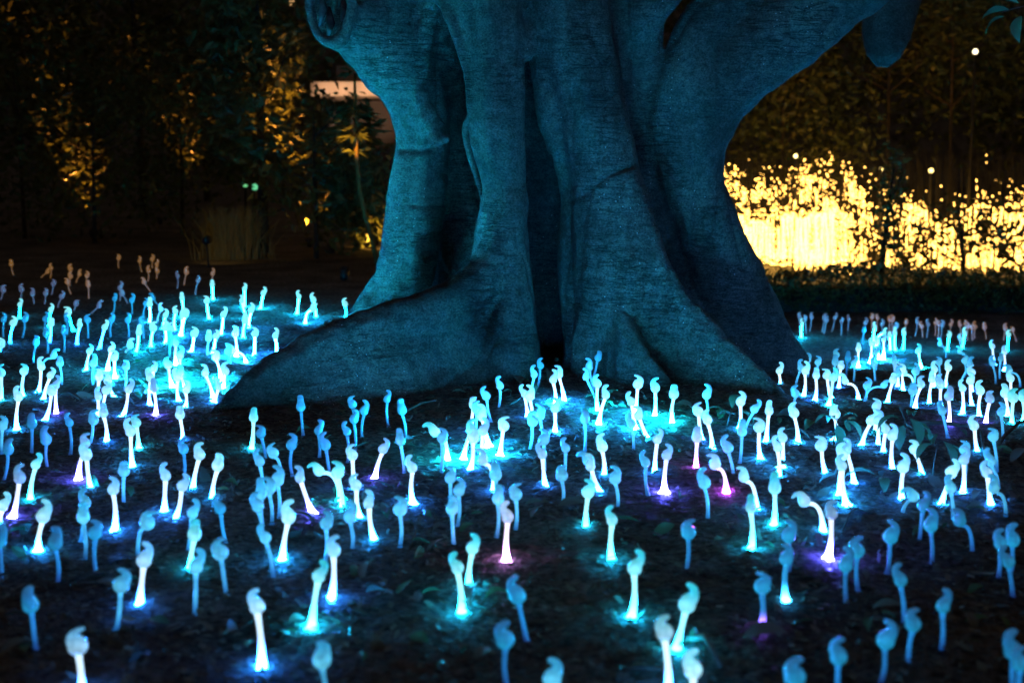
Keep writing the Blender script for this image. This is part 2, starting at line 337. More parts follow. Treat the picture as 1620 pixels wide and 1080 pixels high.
# right trunk and leaning limb
limb([(1195, 590, 10.5, .40), (1170, 520, 10.4, .33), (1140, 440, 10.3, .285), (1112, 360, 10.2, .25), (1092, 290, 10.15, .245), (1092, 220, 10.1, .26), (1118, 150, 10.05, .31), (1180, 85, 10.0, .33), (1262, 22, 9.95, .31), (1360, -50, 9.9, .30), (1500, -150, 9.8, .28), (1680, -260, 9.7, .24), (1900, -380, 9.6, .2)], 26)
limb([(1190, 520, 10.6, .2), (1222, 550, 10.5, .15), (1262, 575, 10.4, .06)])
limb([(1070, 560, 10.35, .35), (1066, 420, 10.35, .26), (1048, 280, 10.3, .23), (1022, 170, 10.15, .2), (1005, 90, 10.0, .18), (1022, 20, 9.8, .17), (1065, -45, 9.75, .17), (1140, -130, 9.7, .18), (1260, -260, 9.6, .18)], 22)
limb([(1050, 260, 10.25, .2), (1078, 150, 9.95, .21), (1110, 60, 9.9, .19), (1165, -20, 9.85, .18), (1260, -120, 9.8, .18), (1400, -250, 9.7, .17)], 20)
limb([(950, 120, 10.0, .26), (985, 20, 10.0, .26), (1005, -90, 10.0, .27), (1020, -260, 10, .28)])
# left rear trunk and its big limb with the cut stub
limb([(560, 620, 10.1, .34), (600, 520, 10.15, .24), (638, 440, 10.2, .215), (652, 360, 10.2, .20), (664, 280, 10.2, .185), (668, 210, 10.2, .19), (655, 150, 10.15, .23), (628, 90, 10.1, .32), (600, 20, 10.1, .40), (580, -70, 10.1, .45), (560, -230, 10.1, .45), (500, -420, 10.1, .4)], 26)
limb([(600, 30, 10.05, .33), (560, 20, 9.9, .31), (532, 8, 9.75, .24)], 22)
ring = [at(524 + 34 * math.cos(a), 2 + 66 * math.sin(a), 9.62 - .05 * math.cos(a)) for a in [2 * math.pi * k / 28 for k in range(29)]]
tube(tv, tf, ring, [.050] * 29, 10, 1, False)
# rear stems in the gap
limb([(738, 600, 10.6, .34), (736, 440, 10.6, .32), (730, 330, 10.6, .28), (722, 230, 10.5, .24), (705, 130, 10.3, .17), (688, 40, 10.0, .16), (690, -60, 9.95, .18), (700, -200, 9.9, .2)], 20)
limb([(778, 350, 9.62, .03), (762, 300, 9.72, .045), (747, 245, 9.78, .06), (741, 205, 9.78, .06), (752, 165, 9.66, .05)])
limb([(690, -30, 9.5, .05), (716, 40, 9.42, .045), (736, 110, 9.42, .035), (744, 180, 9.40, .03), (750, 240, 9.42, .02)])
limb([(690, 215, 10.05, .04), (700, 250, 10.15, .04), (704, 300, 10.25, .03)])
limb([(668, 140, 9.95, .04), (676, 60, 9.85, .05), (690, -20, 9.8, .06)])
limb([(822, 90, 9.5, .07), (838, 60, 9.55, .09), (862, 10, 9.6, .12), (880, -80, 9.6, .14)])
# rough burr on the left stem
for k in range(80):
    u, v = 640 + 75 * rng.random() ** 1.0, 115 + 110 * rng.random()
    u = 648 + (v - 115) * .38 + rng.normal() * 11
    p = at(u, v, 9.93 + rng.normal() * .03); r = .022 + .034 * rng.random()
    tube(tv, tf, [p - Vector((0, 0, r)), p - Vector((0, 0, r * .5)), p + Vector((0, 0, r * .5)), p + Vector((0, 0, r))], [r * .3, r, r * .9, r * .3], 7)
tm = mesh('fig_raw', tv, tf)
tmp = ob('trunk', tm)
bpy.context.view_layer.objects.active = tmp
md = tmp.modifiers.new('r', 'REMESH'); md.mode = 'VOXEL'; md.voxel_size = .018; md.use_smooth_shade = True
md = tmp.modifiers.new('s', 'SMOOTH'); md.factor = .6; md.iterations = 5
dg = bpy.context.evaluated_depsgraph_get(); em = bpy.data.meshes.new_from_object(tmp.evaluated_get(dg))
co = np.empty(len(em.vertices) * 3); em.vertices.foreach_get('co', co); co = co.reshape(-1, 3)
no = np.empty(len(em.vertices) * 3); em.vertices.foreach_get('normal', no); no = no.reshape(-1, 3)
off = np.empty(len(co))
X0 = lambda u: (u - 810) / F * 10.3
CR = [[at(u, v, 9.4) for u, v in pl] for pl in (((905, 318), (935, 298), (965, 276), (1004, 262)), ((860, 430), (872, 330), (868, 250)), ((1040, 300), (1052, 350), (1075, 395)), ((760, 560), (700, 590), (640, 600)), ((642, 330), (668, 334), (690, 330)), ((618, 238), (655, 240), (690, 236)))]
def crack(x, z):
    m = 9.0
    for pl in CR:
        for a, b_ in zip(pl, pl[1:]):
            dx, dz = b_.x - a.x, b_.z - a.z; t = max(0, min(1, ((x - a.x) * dx + (z - a.z) * dz) / (dx * dx + dz * dz)))
            m = min(m, math.hypot(x - a.x - t * dx, z - a.z - t * dz))
    return m
for i, (x, y, z) in enumerate(co):
    n1 = noise.noise((x * 2.2, y * 2.2, z * 1.3)); n2 = noise.noise((x * 7 + 9, y * 7, z * 3.5))
    wx = z * 26 + 3.0 * noise.noise((x * 3, y * 3, z * 2))
    n3 = noise.noise((x * 3.5, y * 3.5, wx))
    n4 = abs(noise.noise((x * 4.2 + 5, y * 4.2, z * 1.1 + 2)))
    off[i] = .035 * n1 + .016 * n2 + .0035 * n3 - .05 * max(0, .13 - n4) / .13 * .3 - (.028 * math.exp(-(crack(x, z) / .016) ** 2) if y < 10.1 else 0)
for i, (x, y, z) in enumerate(co):
    if y > 10.0 and X0(700) < x < X0(765): off[i] += .03 * max(0, noise.noise((x * 16, y * 16, z * 14)))
    off[i] += .012 * noise.noise((x * 9, y * 9, z * .9 + 4))
co += no * off[:, None]; em.vertices.foreach_set('co', co.ravel()); em.materials.clear(); em.materials.append(BARK)
em.polygons.foreach_set('use_smooth', [True] * len(em.polygons)); em.update()
bpy.data.objects.remove(tmp)
fig = empty('fig_tree', at(900, 600, 9.4) * 1, label='huge buttressed fig tree with grey trunk lit blue by the lamps', category='tree')
trunk = ob('trunk', em, fig); trunk.matrix_parent_inverse = Matrix.Translation(-fig.location)
# hollow wood inside the cut stub
HEART = simple('weathered_heartwood', (.12, .11, .10), .9, .1, 14, .6, 1, 22)
hv, hf = [], []
for k in range(9):
    a = rng.random() * 6.28; rr = rng.random() ** .5
    u, v = 524 + 22 * rr * math.cos(a), -5 + 48 * rr * math.sin(a)
    tube(hv, hf, [at(u, v - 25, 9.75), at(u + 3, v, 9.69), at(u - 2, v + 26, 9.76)], [.012, .03, .008], 6)
for k in range(1):
    pass
h = ob('heartwood', mesh('heartwood', hv, hf, HEART, True), fig); h.matrix_parent_inverse = Matrix.Translation(-fig.location)

# second limb hanging behind at the right
sv, sf = [], []
tube(sv, sf, [at(1440, -260, 12.2), at(1425, -90, 12), at(1412, 0, 11.9), at(1402, 55, 11.85), at(1398, 88, 11.8), at(1396, 106, 11.8)], [.30, .26, .23, .2, .14, .05], 16)
o = ob('hanging_limb', mesh('hanging_limb', sv, sf, BARK, True), fig); o.matrix_parent_inverse = Matrix.Translation(-fig.location)

# ------------------------------------------------------------------ sprout lamps
DATA = """18 418 22 435 u A;81 424 79 440 r A;75 430 64 439 r A;111 425 110 437 r A;112 437 111 452 r A;106 446 113 465 l A;126 434 120 447 r A;137 436 137 452 l A;140 451 140 472 u A;188 408 188 424 l A
221 413 225 430 l A;241 410 241 424 l A;248 418 248 436 l A;235 428 233 445 r A;249 429 247 441 r A;228 446 239 461 l A;281 437 280 456 r P;295 431 291 451 r A;5 459 0 474 r P;34 458 33 474 r P
84 449 81 466 l P;51 465 54 481 l P;72 464 70 481 l P;98 469 91 488 l P;120 481 114 492 r P;156 484 144 494 r P;181 473 179 493 u B;190 455 189 476 l P;193 464 202 480 l P;209 475 209 495 l B
242 471 253 482 l B;31 482 31 502 l C;6 506 6 534 l B;21 511 16 545 l W;39 505 35 533 l B;71 505 71 528 l B;81 490 77 517 l C;81 512 77 544 u W;74 528 75 560 u B;108 494 117 522 l C
106 506 106 530 r B;126 514 122 545 u W;101 525 101 558 u B;139 506 139 534 r B;165 518 157 551 l W;176 506 175 532 l B;202 507 203 533 l B;237 481 236 510 u W;231 480 227 502 l B;225 510 226 536 r B
255 489 249 506 r M;261 499 259 518 l W;278 492 276 521 r C;288 471 290 499 u C;293 497 287 532 l W;289 502 284 531 r W;262 518 261 542 l W;270 521 270 549 r M;242 519 239 548 r C;220 526 214 558 u W
206 546 196 560 r M;270 535 269 563 u B;278 543 279 576 u C;285 562 286 594 l W;142 555 137 585 l W;148 575 148 610 u M;176 553 171 585 l W;180 566 182 600 l W;56 543 53 576 u B;2 545 1 556 l W
84 563 65 590 r M b;94 575 97 611 u M;2 590 1 633 r W;38 587 36 625 l W;66 580 60 620 r W;79 594 69 631 l W;89 609 89 654 l V;82 619 71 663 r W;28 629 27 677 r W;50 671 50 714 u B
110 669 111 717 r B;74 695 76 740 u B;4 673 3 716 l M;13 712 4 760 u B;56 735 48 790 l W;30 757 20 817 r V;157 596 156 636 u W;170 603 182 627 l W;168 617 156 652 l W;156 627 152 658 r W
165 653 168 698 u W;149 664 142 700 r M;198 580 196 617 u M;203 616 194 656 l W;242 584 239 618 l W;238 598 238 640 r W;244 614 246 656 u V;266 577 273 609 u W;285 591 292 618 l W;281 597 283 633 r W
295 616 292 643 l W;285 656 289 697 u W;291 710 291 757 r B;215 669 220 708 r W;206 683 210 738 r W;134 701 124 756 r V;137 719 145 775 r W;196 745 196 796 u M;263 752 260 807 r W;289 768 275 821 l W
5 799 0 828 l W;69 816 61 868 l W;0 855 1 918 l B;88 858 91 919 u B;136 794 128 852 r M;132 818 134 882 u M;149 844 153 907 l B;178 775 181 836 l U;234 826 218 877 r M b;228 886 220 958 l U
191 925 182 995 l M;47 958 58 1028 u B;121 1023 130 1098 r W;305 811 298 869 l M;308 845 302 897 u W;309 897 308 973 l M;349 873 359 941 r M;349 804 359 861 r B;406 960 414 1054 r W;421 849 432 911 r M
457 817 447 882 r W;516 828 514 887 l M;528 871 523 947 r W;504 911 493 991 l W;554 817 557 867 l M;509 1043 511 1120 u M;401 661 397 711 u C;413 685 421 726 l B;476 644 480 687 u B;315 720 305 774 r W
344 737 336 793 u W;432 717 446 765 r M b;411 730 417 778 r M;461 704 463 750 l B;504 681 505 723 l B;515 704 522 750 r B;558 639 560 680 r B;560 663 562 711 l B;549 683 550 728 r B;576 650 573 693 l B
557 720 562 772 r W;505 744 539 796 L W b;535 746 541 806 l W;474 757 496 810 l V;563 767 571 819 r W;439 759 441 817 l M;426 772 430 826 l M;413 781 417 833 u M;408 800 415 850 r M;612 632 615 673 l B
636 649 641 692 u B;633 697 640 747 u M;606 710 593 756 l V;652 740 654 794 r U;688 682 708 727 L W b;699 693 698 745 l M;712 757 715 812 l M;749 640 748 680 u W;762 658 773 703 l W;754 647 752 688 r M
745 679 733 723 r W;749 693 743 742 u W;764 682 761 727 l W;769 627 778 666 r M;791 610 788 645 r M;797 673 791 718 r W;845 593 842 626 r M;855 578 849 614 r B;830 623 836 656 r W;838 627 842 664 l W
843 667 838 708 r M;854 656 859 698 l M;858 718 864 772 r W;764 728 782 774 l W b;784 751 790 800 u M;788 790 784 850 u M;816 781 815 837 r M;803 818 802 885 r K;715 805 718 863 u M;726 776 723 831 l M
633 805 632 863 l M;583 796 594 855 l W;747 868 743 934 l C;724 898 730 969 r C;819 941 834 1011 r B;799 1010 805 1088 r B;873 1071 875 1150 l M;1004 899 998 974 l C;1086 954 1069 1028 l W;1051 998 1057 1105 r W
1096 1058 1100 1140 r W;1089 841 1085 901 r B;968 822 968 885 r C;930 777 928 838 l C;973 757 977 802 l M;889 753 889 796 u M;934 737 951 777 l W;930 728 931 772 L M;895 709 893 756 r M;953 707 955 752 r W
1021 731 1025 779 r M;1055 721 1051 775 l V;1040 696 1036 748 l W;1114 763 1119 818 r M;1103 692 1101 742 u X;1119 664 1126 709 r W;1105 651 1111 696 r W;1118 625 1118 664 l M;1066 623 1064 668 u C;1037 614 1035 659 r C
1009 607 1005 655 l W;999 636 1006 677 r W;1010 657 1027 694 l W;999 670 1002 713 r M;925 662 925 711 u M;958 625 947 670 r W;945 607 946 651 r W;927 596 945 634 l M;932 581 942 616 l M;946 566 936 600 u B
884 592 893 634 l W;875 601 879 638 l W;878 646 878 684 l W;860 696 862 744 l M;1265 501 1264 525 r P;1273 504 1275 528 l P;1269 511 1268 534 r C;1284 502 1280 524 r P;1305 504 1300 525 r P;1307 506 1303 528 r P
1321 503 1315 524 l P;1331 508 1330 530 l P;1343 505 1341 523 r P;1369 511 1367 527 l P;1367 523 1364 545 u B;1358 552 1358 581 u W;1351 575 1350 603 l M;1341 567 1339 594 u B;1323 561 1321 586 r M;1321 573 1320 602 u M
1331 580 1327 614 u W;1337 603 1358 631 l W b;1372 610 1367 634 l M;1263 558 1257 585 u B;1251 566 1244 588 u M;1242 565 1240 589 l M;1233 560 1233 584 r B;1233 587 1233 610 l W;1220 562 1220 585 r C;1197 560 1202 576 l B
1278 569 1278 598 l M;1267 582 1258 612 r M;1274 587 1271 625 l W;1294 573 1294 600 l M;1291 594 1289 633 u W;1308 594 1317 630 l W;1319 598 1311 639 l W;1258 622 1258 650 r M;1257 654 1262 699 r W;1320 654 1322 692 u W
1217 651 1212 697 u W;1171 635 1170 676 l W;1193 647 1177 684 l M;1200 675 1204 725 l W;1174 683 1170 729 u M;1238 692 1237 736 r W;1230 707 1231 754 r W;1152 709 1161 750 r M;1131 734 1149 775 l X b;1177 755 1196 802 l W b
1188 803 1188 867 u C;1225 771 1224 828 u C;1272 792 1302 839 L W b;1315 812 1309 880 r V;1299 705 1308 751 l W;1340 712 1352 764 l W;1333 720 1330 779 r W;1331 736 1340 796 r W;1387 643 1386 684 l W;1377 665 1364 702 l W
1389 665 1389 704 l W;1401 679 1398 716 r W;1412 690 1413 744 l W;1379 502 1379 524 l A;1388 503 1388 524 r A;1384 517 1383 540 u C;1396 513 1396 530 l P;1408 506 1407 524 r A;1412 506 1411 525 l A;1417 516 1411 549 l P
1416 527 1417 555 u C;1433 510 1432 530 u A;1430 526 1428 554 r C;1407 530 1409 556 u W;1399 526 1386 548 r W b;1398 537 1397 568 l W;1379 544 1377 573 r W;1388 542 1392 568 l W;1386 558 1385 586 l M;1382 576 1385 606 r M
1414 572 1414 600 u M;1420 591 1408 625 r M b;1412 601 1404 636 u W;1398 609 1369 630 r M b;1427 586 1428 615 l W;1419 584 1419 612 r W;1429 589 1446 612 l W b;1448 588 1443 614 l M;1444 618 1441 648 u M;1453 555 1457 581 l C
1457 608 1448 645 r W;1487 544 1497 566 l M b;1501 530 1499 556 l C;1452 510 1447 532 r P;1458 516 1460 533 r A;1468 513 1466 534 r P;1480 511 1479 531 l A;1485 513 1484 534 u A;1490 514 1488 535 l P;1504 513 1503 531 l A
1519 514 1519 532 r A;1527 512 1527 531 l A;1531 517 1531 538 l A;1538 519 1539 538 r A;1543 517 1542 535 r A;1558 518 1560 536 u A;1590 519 1588 538 r A;1602 522 1608 540 l A;1526 527 1522 551 r C;1520 536 1518 560 r M
1518 556 1530 575 l M b;1570 548 1573 576 r W;1595 529 1593 556 r C;1589 557 1588 587 u W;1582 568 1582 601 u M;1571 575 1575 607 u M;1597 586 1614 611 l M b;1599 599 1602 630 r W;1526 570 1526 596 l M;1534 577 1517 610 r M
1537 589 1538 622 r W;1536 603 1539 643 l W;1485 573 1486 600 l M;1479 585 1477 612 r W;1501 582 1497 612 r W;1475 601 1471 639 u W;1487 608 1491 647 u W;1490 650 1500 690 u M;1501 627 1500 670 u V;1524 615 1522 653 r W
1550 618 1550 658 r W;1566 631 1560 670 u V;1589 622 1594 656 u W;1603 629 1601 671 r W;1585 653 1587 696 l M;1619 629 1617 668 r W;1540 673 1548 717 r W;1570 690 1577 742 l M;1568 730 1580 770 u M;1561 747 1569 799 r W
1574 773 1591 815 l M b;1526 711 1526 755 l M;1524 727 1523 779 l W;1504 746 1488 799 l W;1504 772 1507 820 u M;1428 739 1427 790 l W;1447 711 1459 752 l W;1445 785 1428 810 L M b;1459 799 1454 856 l B;1471 830 1474 889 l B
1518 823 1538 873 l B b;1409 849 1403 903 l B;1355 870 1358 932 r B;1337 893 1340 953 l B;1247 847 1247 905 l B;1243 883 1244 950 l S;1205 926 1203 998 l T;1426 919 1429 990 r B;1584 860 1579 914 r B;1594 887 1603 943 r B
1603 855 1599 910 r B;1445 987 1439 1056 r B;1400 1011 1392 1078 l B;1492 959 1488 1031 l B;1601 1028 1604 1100 r B;1615 1049 1618 1120 r B;1327 1039 1325 1112 r B;1257 1069 1258 1145 r B;336 433 336 450 l A;336 450 337 474 u C
313 444 309 466 l P;327 476 331 504 l C;353 498 349 528 l W;387 456 386 484 l C;382 476 391 503 l C;397 491 394 520 l W;388 507 385 534 u W;417 463 412 487 l C;473 469 470 496 r C;496 474 500 502 r C
495 488 483 510 r W b;546 481 547 500 r C;307 528 302 555 l W;330 535 329 563 u M;342 531 334 560 l W;372 528 373 564 u W;403 528 402 562 l W;436 531 437 558 l W;361 556 365 578 l M;369 555 389 573 L W b
341 565 349 600 l W;324 591 337 626 l W;357 587 351 612 r W;346 612 338 632 r W"""
def headmesh():
    pts = [(.003, -.0240), (.0028, -.0225), (.002, -.0175), (.001, -.009), (0, .000), (-.0035, .009), (-.0095, .0175), (-.0140, .0255), (-.0150, .0335), (-.0125, .0410), (-.0065, .0465), (.001, .0500), (.0075, .0512), (.0105, .0512)]
    rad = [.001, .0075, .0165, .0228, .0245, .0225, .0185, .0155, .0132, .0112, .0092, .0074, .0052, .001]
    wid = [.001, .0075, .0165, .0228, .0245, .0230, .0200, .0180, .0172, .0165, .0155, .0138, .0105, .002]   # across the curl: a blunt, broad tail
    vs, fs = [], []; tube(vs, fs, [(x, 0, z) for x, z in pts], rad, 14, 1.0)
    out = []
    for i, v in enumerate(vs):
        k = i // 14; out.append(Vector((v.x, v.y * wid[k] / rad[k], v.z)))
    return out, fs
HV, HF = headmesh()
def stemcurve(kind, seed):
    r = random.Random(seed); ph = r.random() * 6.28; amp = .05 if kind != 'bent' else .0
    pts = []
    for i in range(11):
        t = i / 10
        pts.append((amp * math.sin(t * math.pi) * math.cos(ph), amp * math.sin(t * math.pi) * math.sin(ph), t))
    return pts
def stemmesh(name, wide, seed):
    # unit-high stem; width is in metres, curves are small
    vs, fs = [], []; n = 9
    pts = stemcurve('s', seed); T = [p[2] for p in pts]
    T = [0, .04, .09, .16, .26, .4, .55, .7, .84, .94, 1.0]
    for i, t in enumerate(T):
        fl = (.0125 if wide else .0045) * math.exp(-t * 11) + (.0045 if wide else .001) * math.exp(-t * 3)
        r = (.0078 if wide else .0072) + fl + .002 * max(0, t - .85) / .15
        bx = .008 * math.sin(t * math.pi) * math.cos(seed * 2.1); by = .006 * math.sin(t * math.pi) * math.sin(seed * 2.1)
        for k in range(n):
            a = 2 * math.pi * k / n
            lob = 1 + (.22 * math.cos(3 * a + seed) * math.exp(-t * 14)) + .05 * math.sin(2 * a + t * 9 + seed)
            vs.append((bx + r * lob * math.cos(a), by + r * lob * math.sin(a), t))
    for i in range(len(T) - 1):
        for k in range(n):
            k2 = (k + 1) % n; fs.append((i * n + k, i * n + k2, (i + 1) * n + k2, (i + 1) * n + k))
    fs.append(tuple(range(n))[::-1]); fs.append(tuple((len(T) - 1) * n + k for k in range(n)))
    return vs, fs
STEM_W = [mesh('lamp_stem', *stemmesh('w', True, s), HM['mid'], True) for s in range(5)]
STEM_N = [mesh('lamp_stem_thin', *stemmesh('n', False, s), HM['mid'], True) for s in range(5)]
# a variety of heads: the curl opens a little more or less
HEADS = []
for q, (sx, sz, cu) in enumerate(((1, 1, 0), (1.06, .94, .25), (.94, 1.08, -.2), (1.0, 1.12, .1), (1.1, .9, .5), (.92, 1.0, -.4), (1.03, 1.05, .3))):
    HEADS.append(mesh('lamp_head', [((x + cu * max(0, z - .012) * .5) * sx, y * sx, (z - cu * .25 * max(0, z - .03)) * sz if z > 0 else z * sx) for x, y, z in HV], HF, HM['mid'], True))
def bentstem(L, side, wide, hdrop):
    # base upright, then arching over towards side (+1/-1) with total offset (side, hdrop) = end point, unit z = height
    vs, fs = [], []
    P0 = Vector((0, 0, 0)); P3 = Vector((side, 0, hdrop)); P1 = Vector((side * .02, 0, hdrop * .75)); P2 = Vector((side * .45, 0, hdrop * 1.06))
    pts = []; rad = []
    for i in range(13):
        t = i / 12; q = (1 - t) ** 3 * P0 + 3 * (1 - t) ** 2 * t * P1 + 3 * (1 - t) * t * t * P2 + t ** 3 * P3
        pts.append(q); rad.append((.0078 if wide else .0072) + (.012 if wide else .004) * math.exp(-t * 10))
    tube(vs, fs, pts, rad, 9); return vs, fs
rows = []
for ln in DATA.replace('\n', ';').split(';'):
    p = ln.split()
    if len(p) < 6: continue
    rows.append((float(p[0]), float(p[1]), float(p[2]), float(p[3]), p[4], p[5], len(p) > 6))
# tone of each lamp
def tone(st, i, u, v):
    if st == 'A': return 'amber'
    if st == 'P': return 'lav'
    if st == 'B': return 'dim'
    if st in 'M': return 'mid'
    if st == 'C': return 'cyan'
    if st == 'V': return 'violet'
    if st == 'K': return 'pink'
    if st == 'X': return 'magenta'
    if st == 'U': return 'blue'
    if st in 'ST': return 'dim'
    q = (math.sin(i * 12.9898) * 43758.5453) % 1
    return 'cyan' if q < .18 else ('azure' if q < .66 else 'blue')
SM['S'] = stem_lit('dim_stem_lit_foot', (.03, .42, 1), 60, .55, (.01, .38, .85)); SM['T'] = stem_lit('dim_stem_violet_foot', (.25, .10, 1), 40, .5, (.01, .30, .85))
lamps = []
for i, (hx, hy, bx, by, cd, st, bent) in enumerate(rows):
    b = gpt(bx, by); hpt = at(hx, hy, b.y)
    lamps.append(dict(i=i, b=b, h=hpt, hx=hx, bx=bx, by=by, hy=hy, cd=cd, st=st, bent=bent, tone=tone(st, i, hx, hy)))
lamps.sort(key=lambda q: -q['by'])
# where each stands, in words
COLS = [(150, 'at the left edge'), (240, 'on the left lawn'), (320, 'left of the long root'), (450, 'round the long root tip'), (600, 'before the long root'), (700, 'before the mid root'), (790, 'beside the trunk front'),
        (890, 'before the trunk cleft'), (985, 'before the central foot'), (1080, 'before the central roots'), (1180, 'before the right root'), (1290, 'by the right root tip'), (1380, 'left of the seedlings'), (1470, 'among the seedlings'), (1550, 'right of the seedlings'), (9999, 'at the right edge')]
ROWW = [(960, 'front row'), (890, 'second row'), (830, 'third row'), (780, 'fourth row'), (730, 'fifth row'), (685, 'sixth row'), (640, 'seventh row'), (600, 'eighth row'), (560, 'ninth row'), (520, 'tenth row'), (480, 'eleventh row'), (445, 'twelfth row'), (0, 'hindmost row')]
LOOK = {'azure': 'dazzling white', 'cyan': 'bright cyan', 'blue': 'bluish white', 'violet': 'violet footed', 'magenta': 'magenta footed', 'pink': 'pinkish white', 'mid': 'pale blue', 'dim': 'dim blue', 'amber': 'amber tinted', 'lav': 'faint lavender'}
def lab(q):
    look = LOOK[q['tone']]
    if q['st'] == 'S': look = 'white footed'
    if q['st'] == 'T': look = 'violet footed blue'
    curl = {'r': 'curled right', 'l': 'curled left', 'L': 'curled left', 'u': 'edge on'}[q['cd']]
    dx = q['hx'] - q['bx']; hh = max(8, q['by'] - q['hy'])
    lean = 'bent' if q['bent'] else ('leaning' if abs(dx) / hh > .18 else 'upright')
    return look, curl, lean, next(r for t, r in ROWW if q['by'] >= t), next(c for t, c in COLS if q['bx'] < t)
by = {}
NSINGLE = 300
for k, q in enumerate(lamps):
    q['single'] = k < NSINGLE
    if q['single']:
        lk = lab(q); by.setdefault(lk, []).append(q)
ORD = ['', 'second', 'third', 'fourth', 'fifth', 'sixth']
for lk, qs in by.items():
    qs.sort(key=lambda q: q['hx'])
    for k, q in enumerate(qs):
        pre = '' if len(qs) == 1 else ('leftmost ' if k == 0 else ('rightmost ' if k == len(qs) - 1 else ('middle ' if len(qs) == 3 else ORD[k] + ' from left ')))
        q['label'] = f'{pre}{lk[0]} sprout lamp, {lk[2]}, {lk[1]}, {lk[3]} {lk[4]}'
far = {}
def bake(key, me_v, me_f, M):
    v, f = far.setdefault(key, ([], [])); o = len(v)
    v.extend([tuple(M @ Vector(p)) for p in me_v]); f.extend([tuple(o + a for a in t) for t in me_f])
for q in lamps:
    i = q['i']; rr = random.Random(i * 7 + 3)
    b = q['b'].copy(); b.z -= .012; d = q['h'] - b
    # lean is also a little to or from the camera
    lit = q['tone'] in TONES or q['st'] in 'ST'
    vec = Vector((d.x, rr.uniform(-.012, .012), d.z))
    yaw = {'r': 0.0, 'l': math.pi, 'L': math.pi, 'u': math.pi / 2 if rr.random() < .5 else -math.pi / 2}[q['cd']] + rr.uniform(-.38, .38)
    sc_h = rr.uniform(.90, 1.10)
    tilt = math.atan2(d.x, max(.03, d.z)) * (.9 if not q['bent'] else 1.15)
    if q['cd'] == 'L': tilt = -1.0
    tilt = max(-1.25, min(1.25, tilt))
    Mh = Matrix.Rotation(tilt, 4, 'Y') @ Matrix.Rotation(yaw, 4, 'Z') @ Matrix.Scale(sc_h, 4)
    cdir = Matrix.Rotation(tilt, 4, 'Y') @ Vector((0, 0, -.0215 * sc_h))
    tip = vec + cdir                    # the stem ends in the underside of the head
    if tip.z < .02: tip.z = .02
    pw = ''
    if q['tone'] in TONES:             # lamps differ in strength: the nearest rows are turned low
        if q['by'] > 735: pw = ' weak'
        elif 170 < q['bx'] < 520 and q['by'] < 620: pw = ' strong'
        elif 1255 < q['bx'] < 1560 and q['by'] < 590: pw = ' strong' if q['bx'] < 1420 else ' firm'
        elif q['bx'] > 1130: pw = ' low'
        elif (690 < q['bx'] < 800 and 680 < q['by'] < 735) or (860 < q['bx'] < 1080 and 620 < q['by'] < 735): pw = ' firm'
    sm = SM[q['st']] if q['st'] in 'ST' else SM[q['tone'] + pw]; hm = HM[q['tone']]
    hv = HEADS[(i * 5 + i // 7) % 7]
    if q['bent']:
        vs_, fs_ = bentstem(1, tip.x, lit, tip.z)
        # object z is used for the light falloff: bent stems get a mesh of true size scaled into unit height
        hgt = max(.02, tip.z * 1.0)
        me = mesh('lamp_stem_bent', [(x, y, z / hgt) for x, y, z in vs_], fs_, HM['mid'], True)
        Ms = Matrix.Diagonal((1, 1, hgt, 1))
    else:
        me = (STEM_W if lit else STEM_N)[i % 5]
        qd = Vector((0, 0, 1)).rotation_difference(tip.normalized())
        Ms = qd.to_matrix().to_4x4() @ Matrix.Diagonal((1, 1, tip.length, 1)) @ Matrix.Rotation(rr.random() * 6.28, 4, 'Z')
    if q['single']:
        e = empty('sprout_lamp', b, label=q['label'], category='lamp', group='sprout shaped lamps standing in the soil round the fig tree')
        s = ob('stem', me, e); s.matrix_local = Ms
        hd = ob('head', hv, e); hd.matrix_local = Matrix.Translation(vec) @ Mh
        for o_, m_ in ((s, sm), (hd, hm)):
            o_.material_slots[0].link = 'OBJECT'; o_.material_slots[0].material = m_
    else:
        T = Matrix.Translation(b)
        bake(sm.name, [v.co for v in me.vertices], [tuple(p.vertices) for p in me.polygons], T @ Ms)
        bake(hm.name, [v.co for v in hv.vertices], [tuple(p.vertices) for p in hv.polygons], T @ Matrix.Translation(vec) @ Mh)
# the farthest lamps, too many to single out
av, af, am, mats = [], [], [], []
CONST = {'amber': ((.62, .28, .06), .30), 'lav': ((.20, .24, .46), .30), 'dim': ((.012, .30, .68), .6), 'mid': ((.2, .6, .88), .8)}  # amber is reflected warm light painted as a constant glow
for key, (v, f) in far.items():
    base = bpy.data.materials[key]
    tn = next(t for t in list(SM) + list(HM) if (SM.get(t) == base or HM.get(t) == base))
    isst = any(SM.get(t) == base for t in SM)
    if tn in CONST: m_ = glow('far_' + key, CONST[tn][0], CONST[tn][1] * (.7 if isst else 1), False)
    elif isst: m_ = glow('far_' + key, TONES[tn.split()[0]], 240 if 'strong' in tn else (110 if 'firm' in tn else 40))
    else: m_ = glow('far_' + key, (.25, .8, .85), .95, False)
    o = len(av); av.extend(v); af.extend([tuple(o + a for a in t) for t in f]); am += [len(mats)] * len(f); mats.append(m_)
me = mesh('distant_lamps', av, af, mats, True); me.polygons.foreach_set('material_index', am)
ob('distant_sprout_lamps', me, kind='stuff', label='small far off amber, lavender and cyan sprout lamps at the back of the lawn', category='lamps')

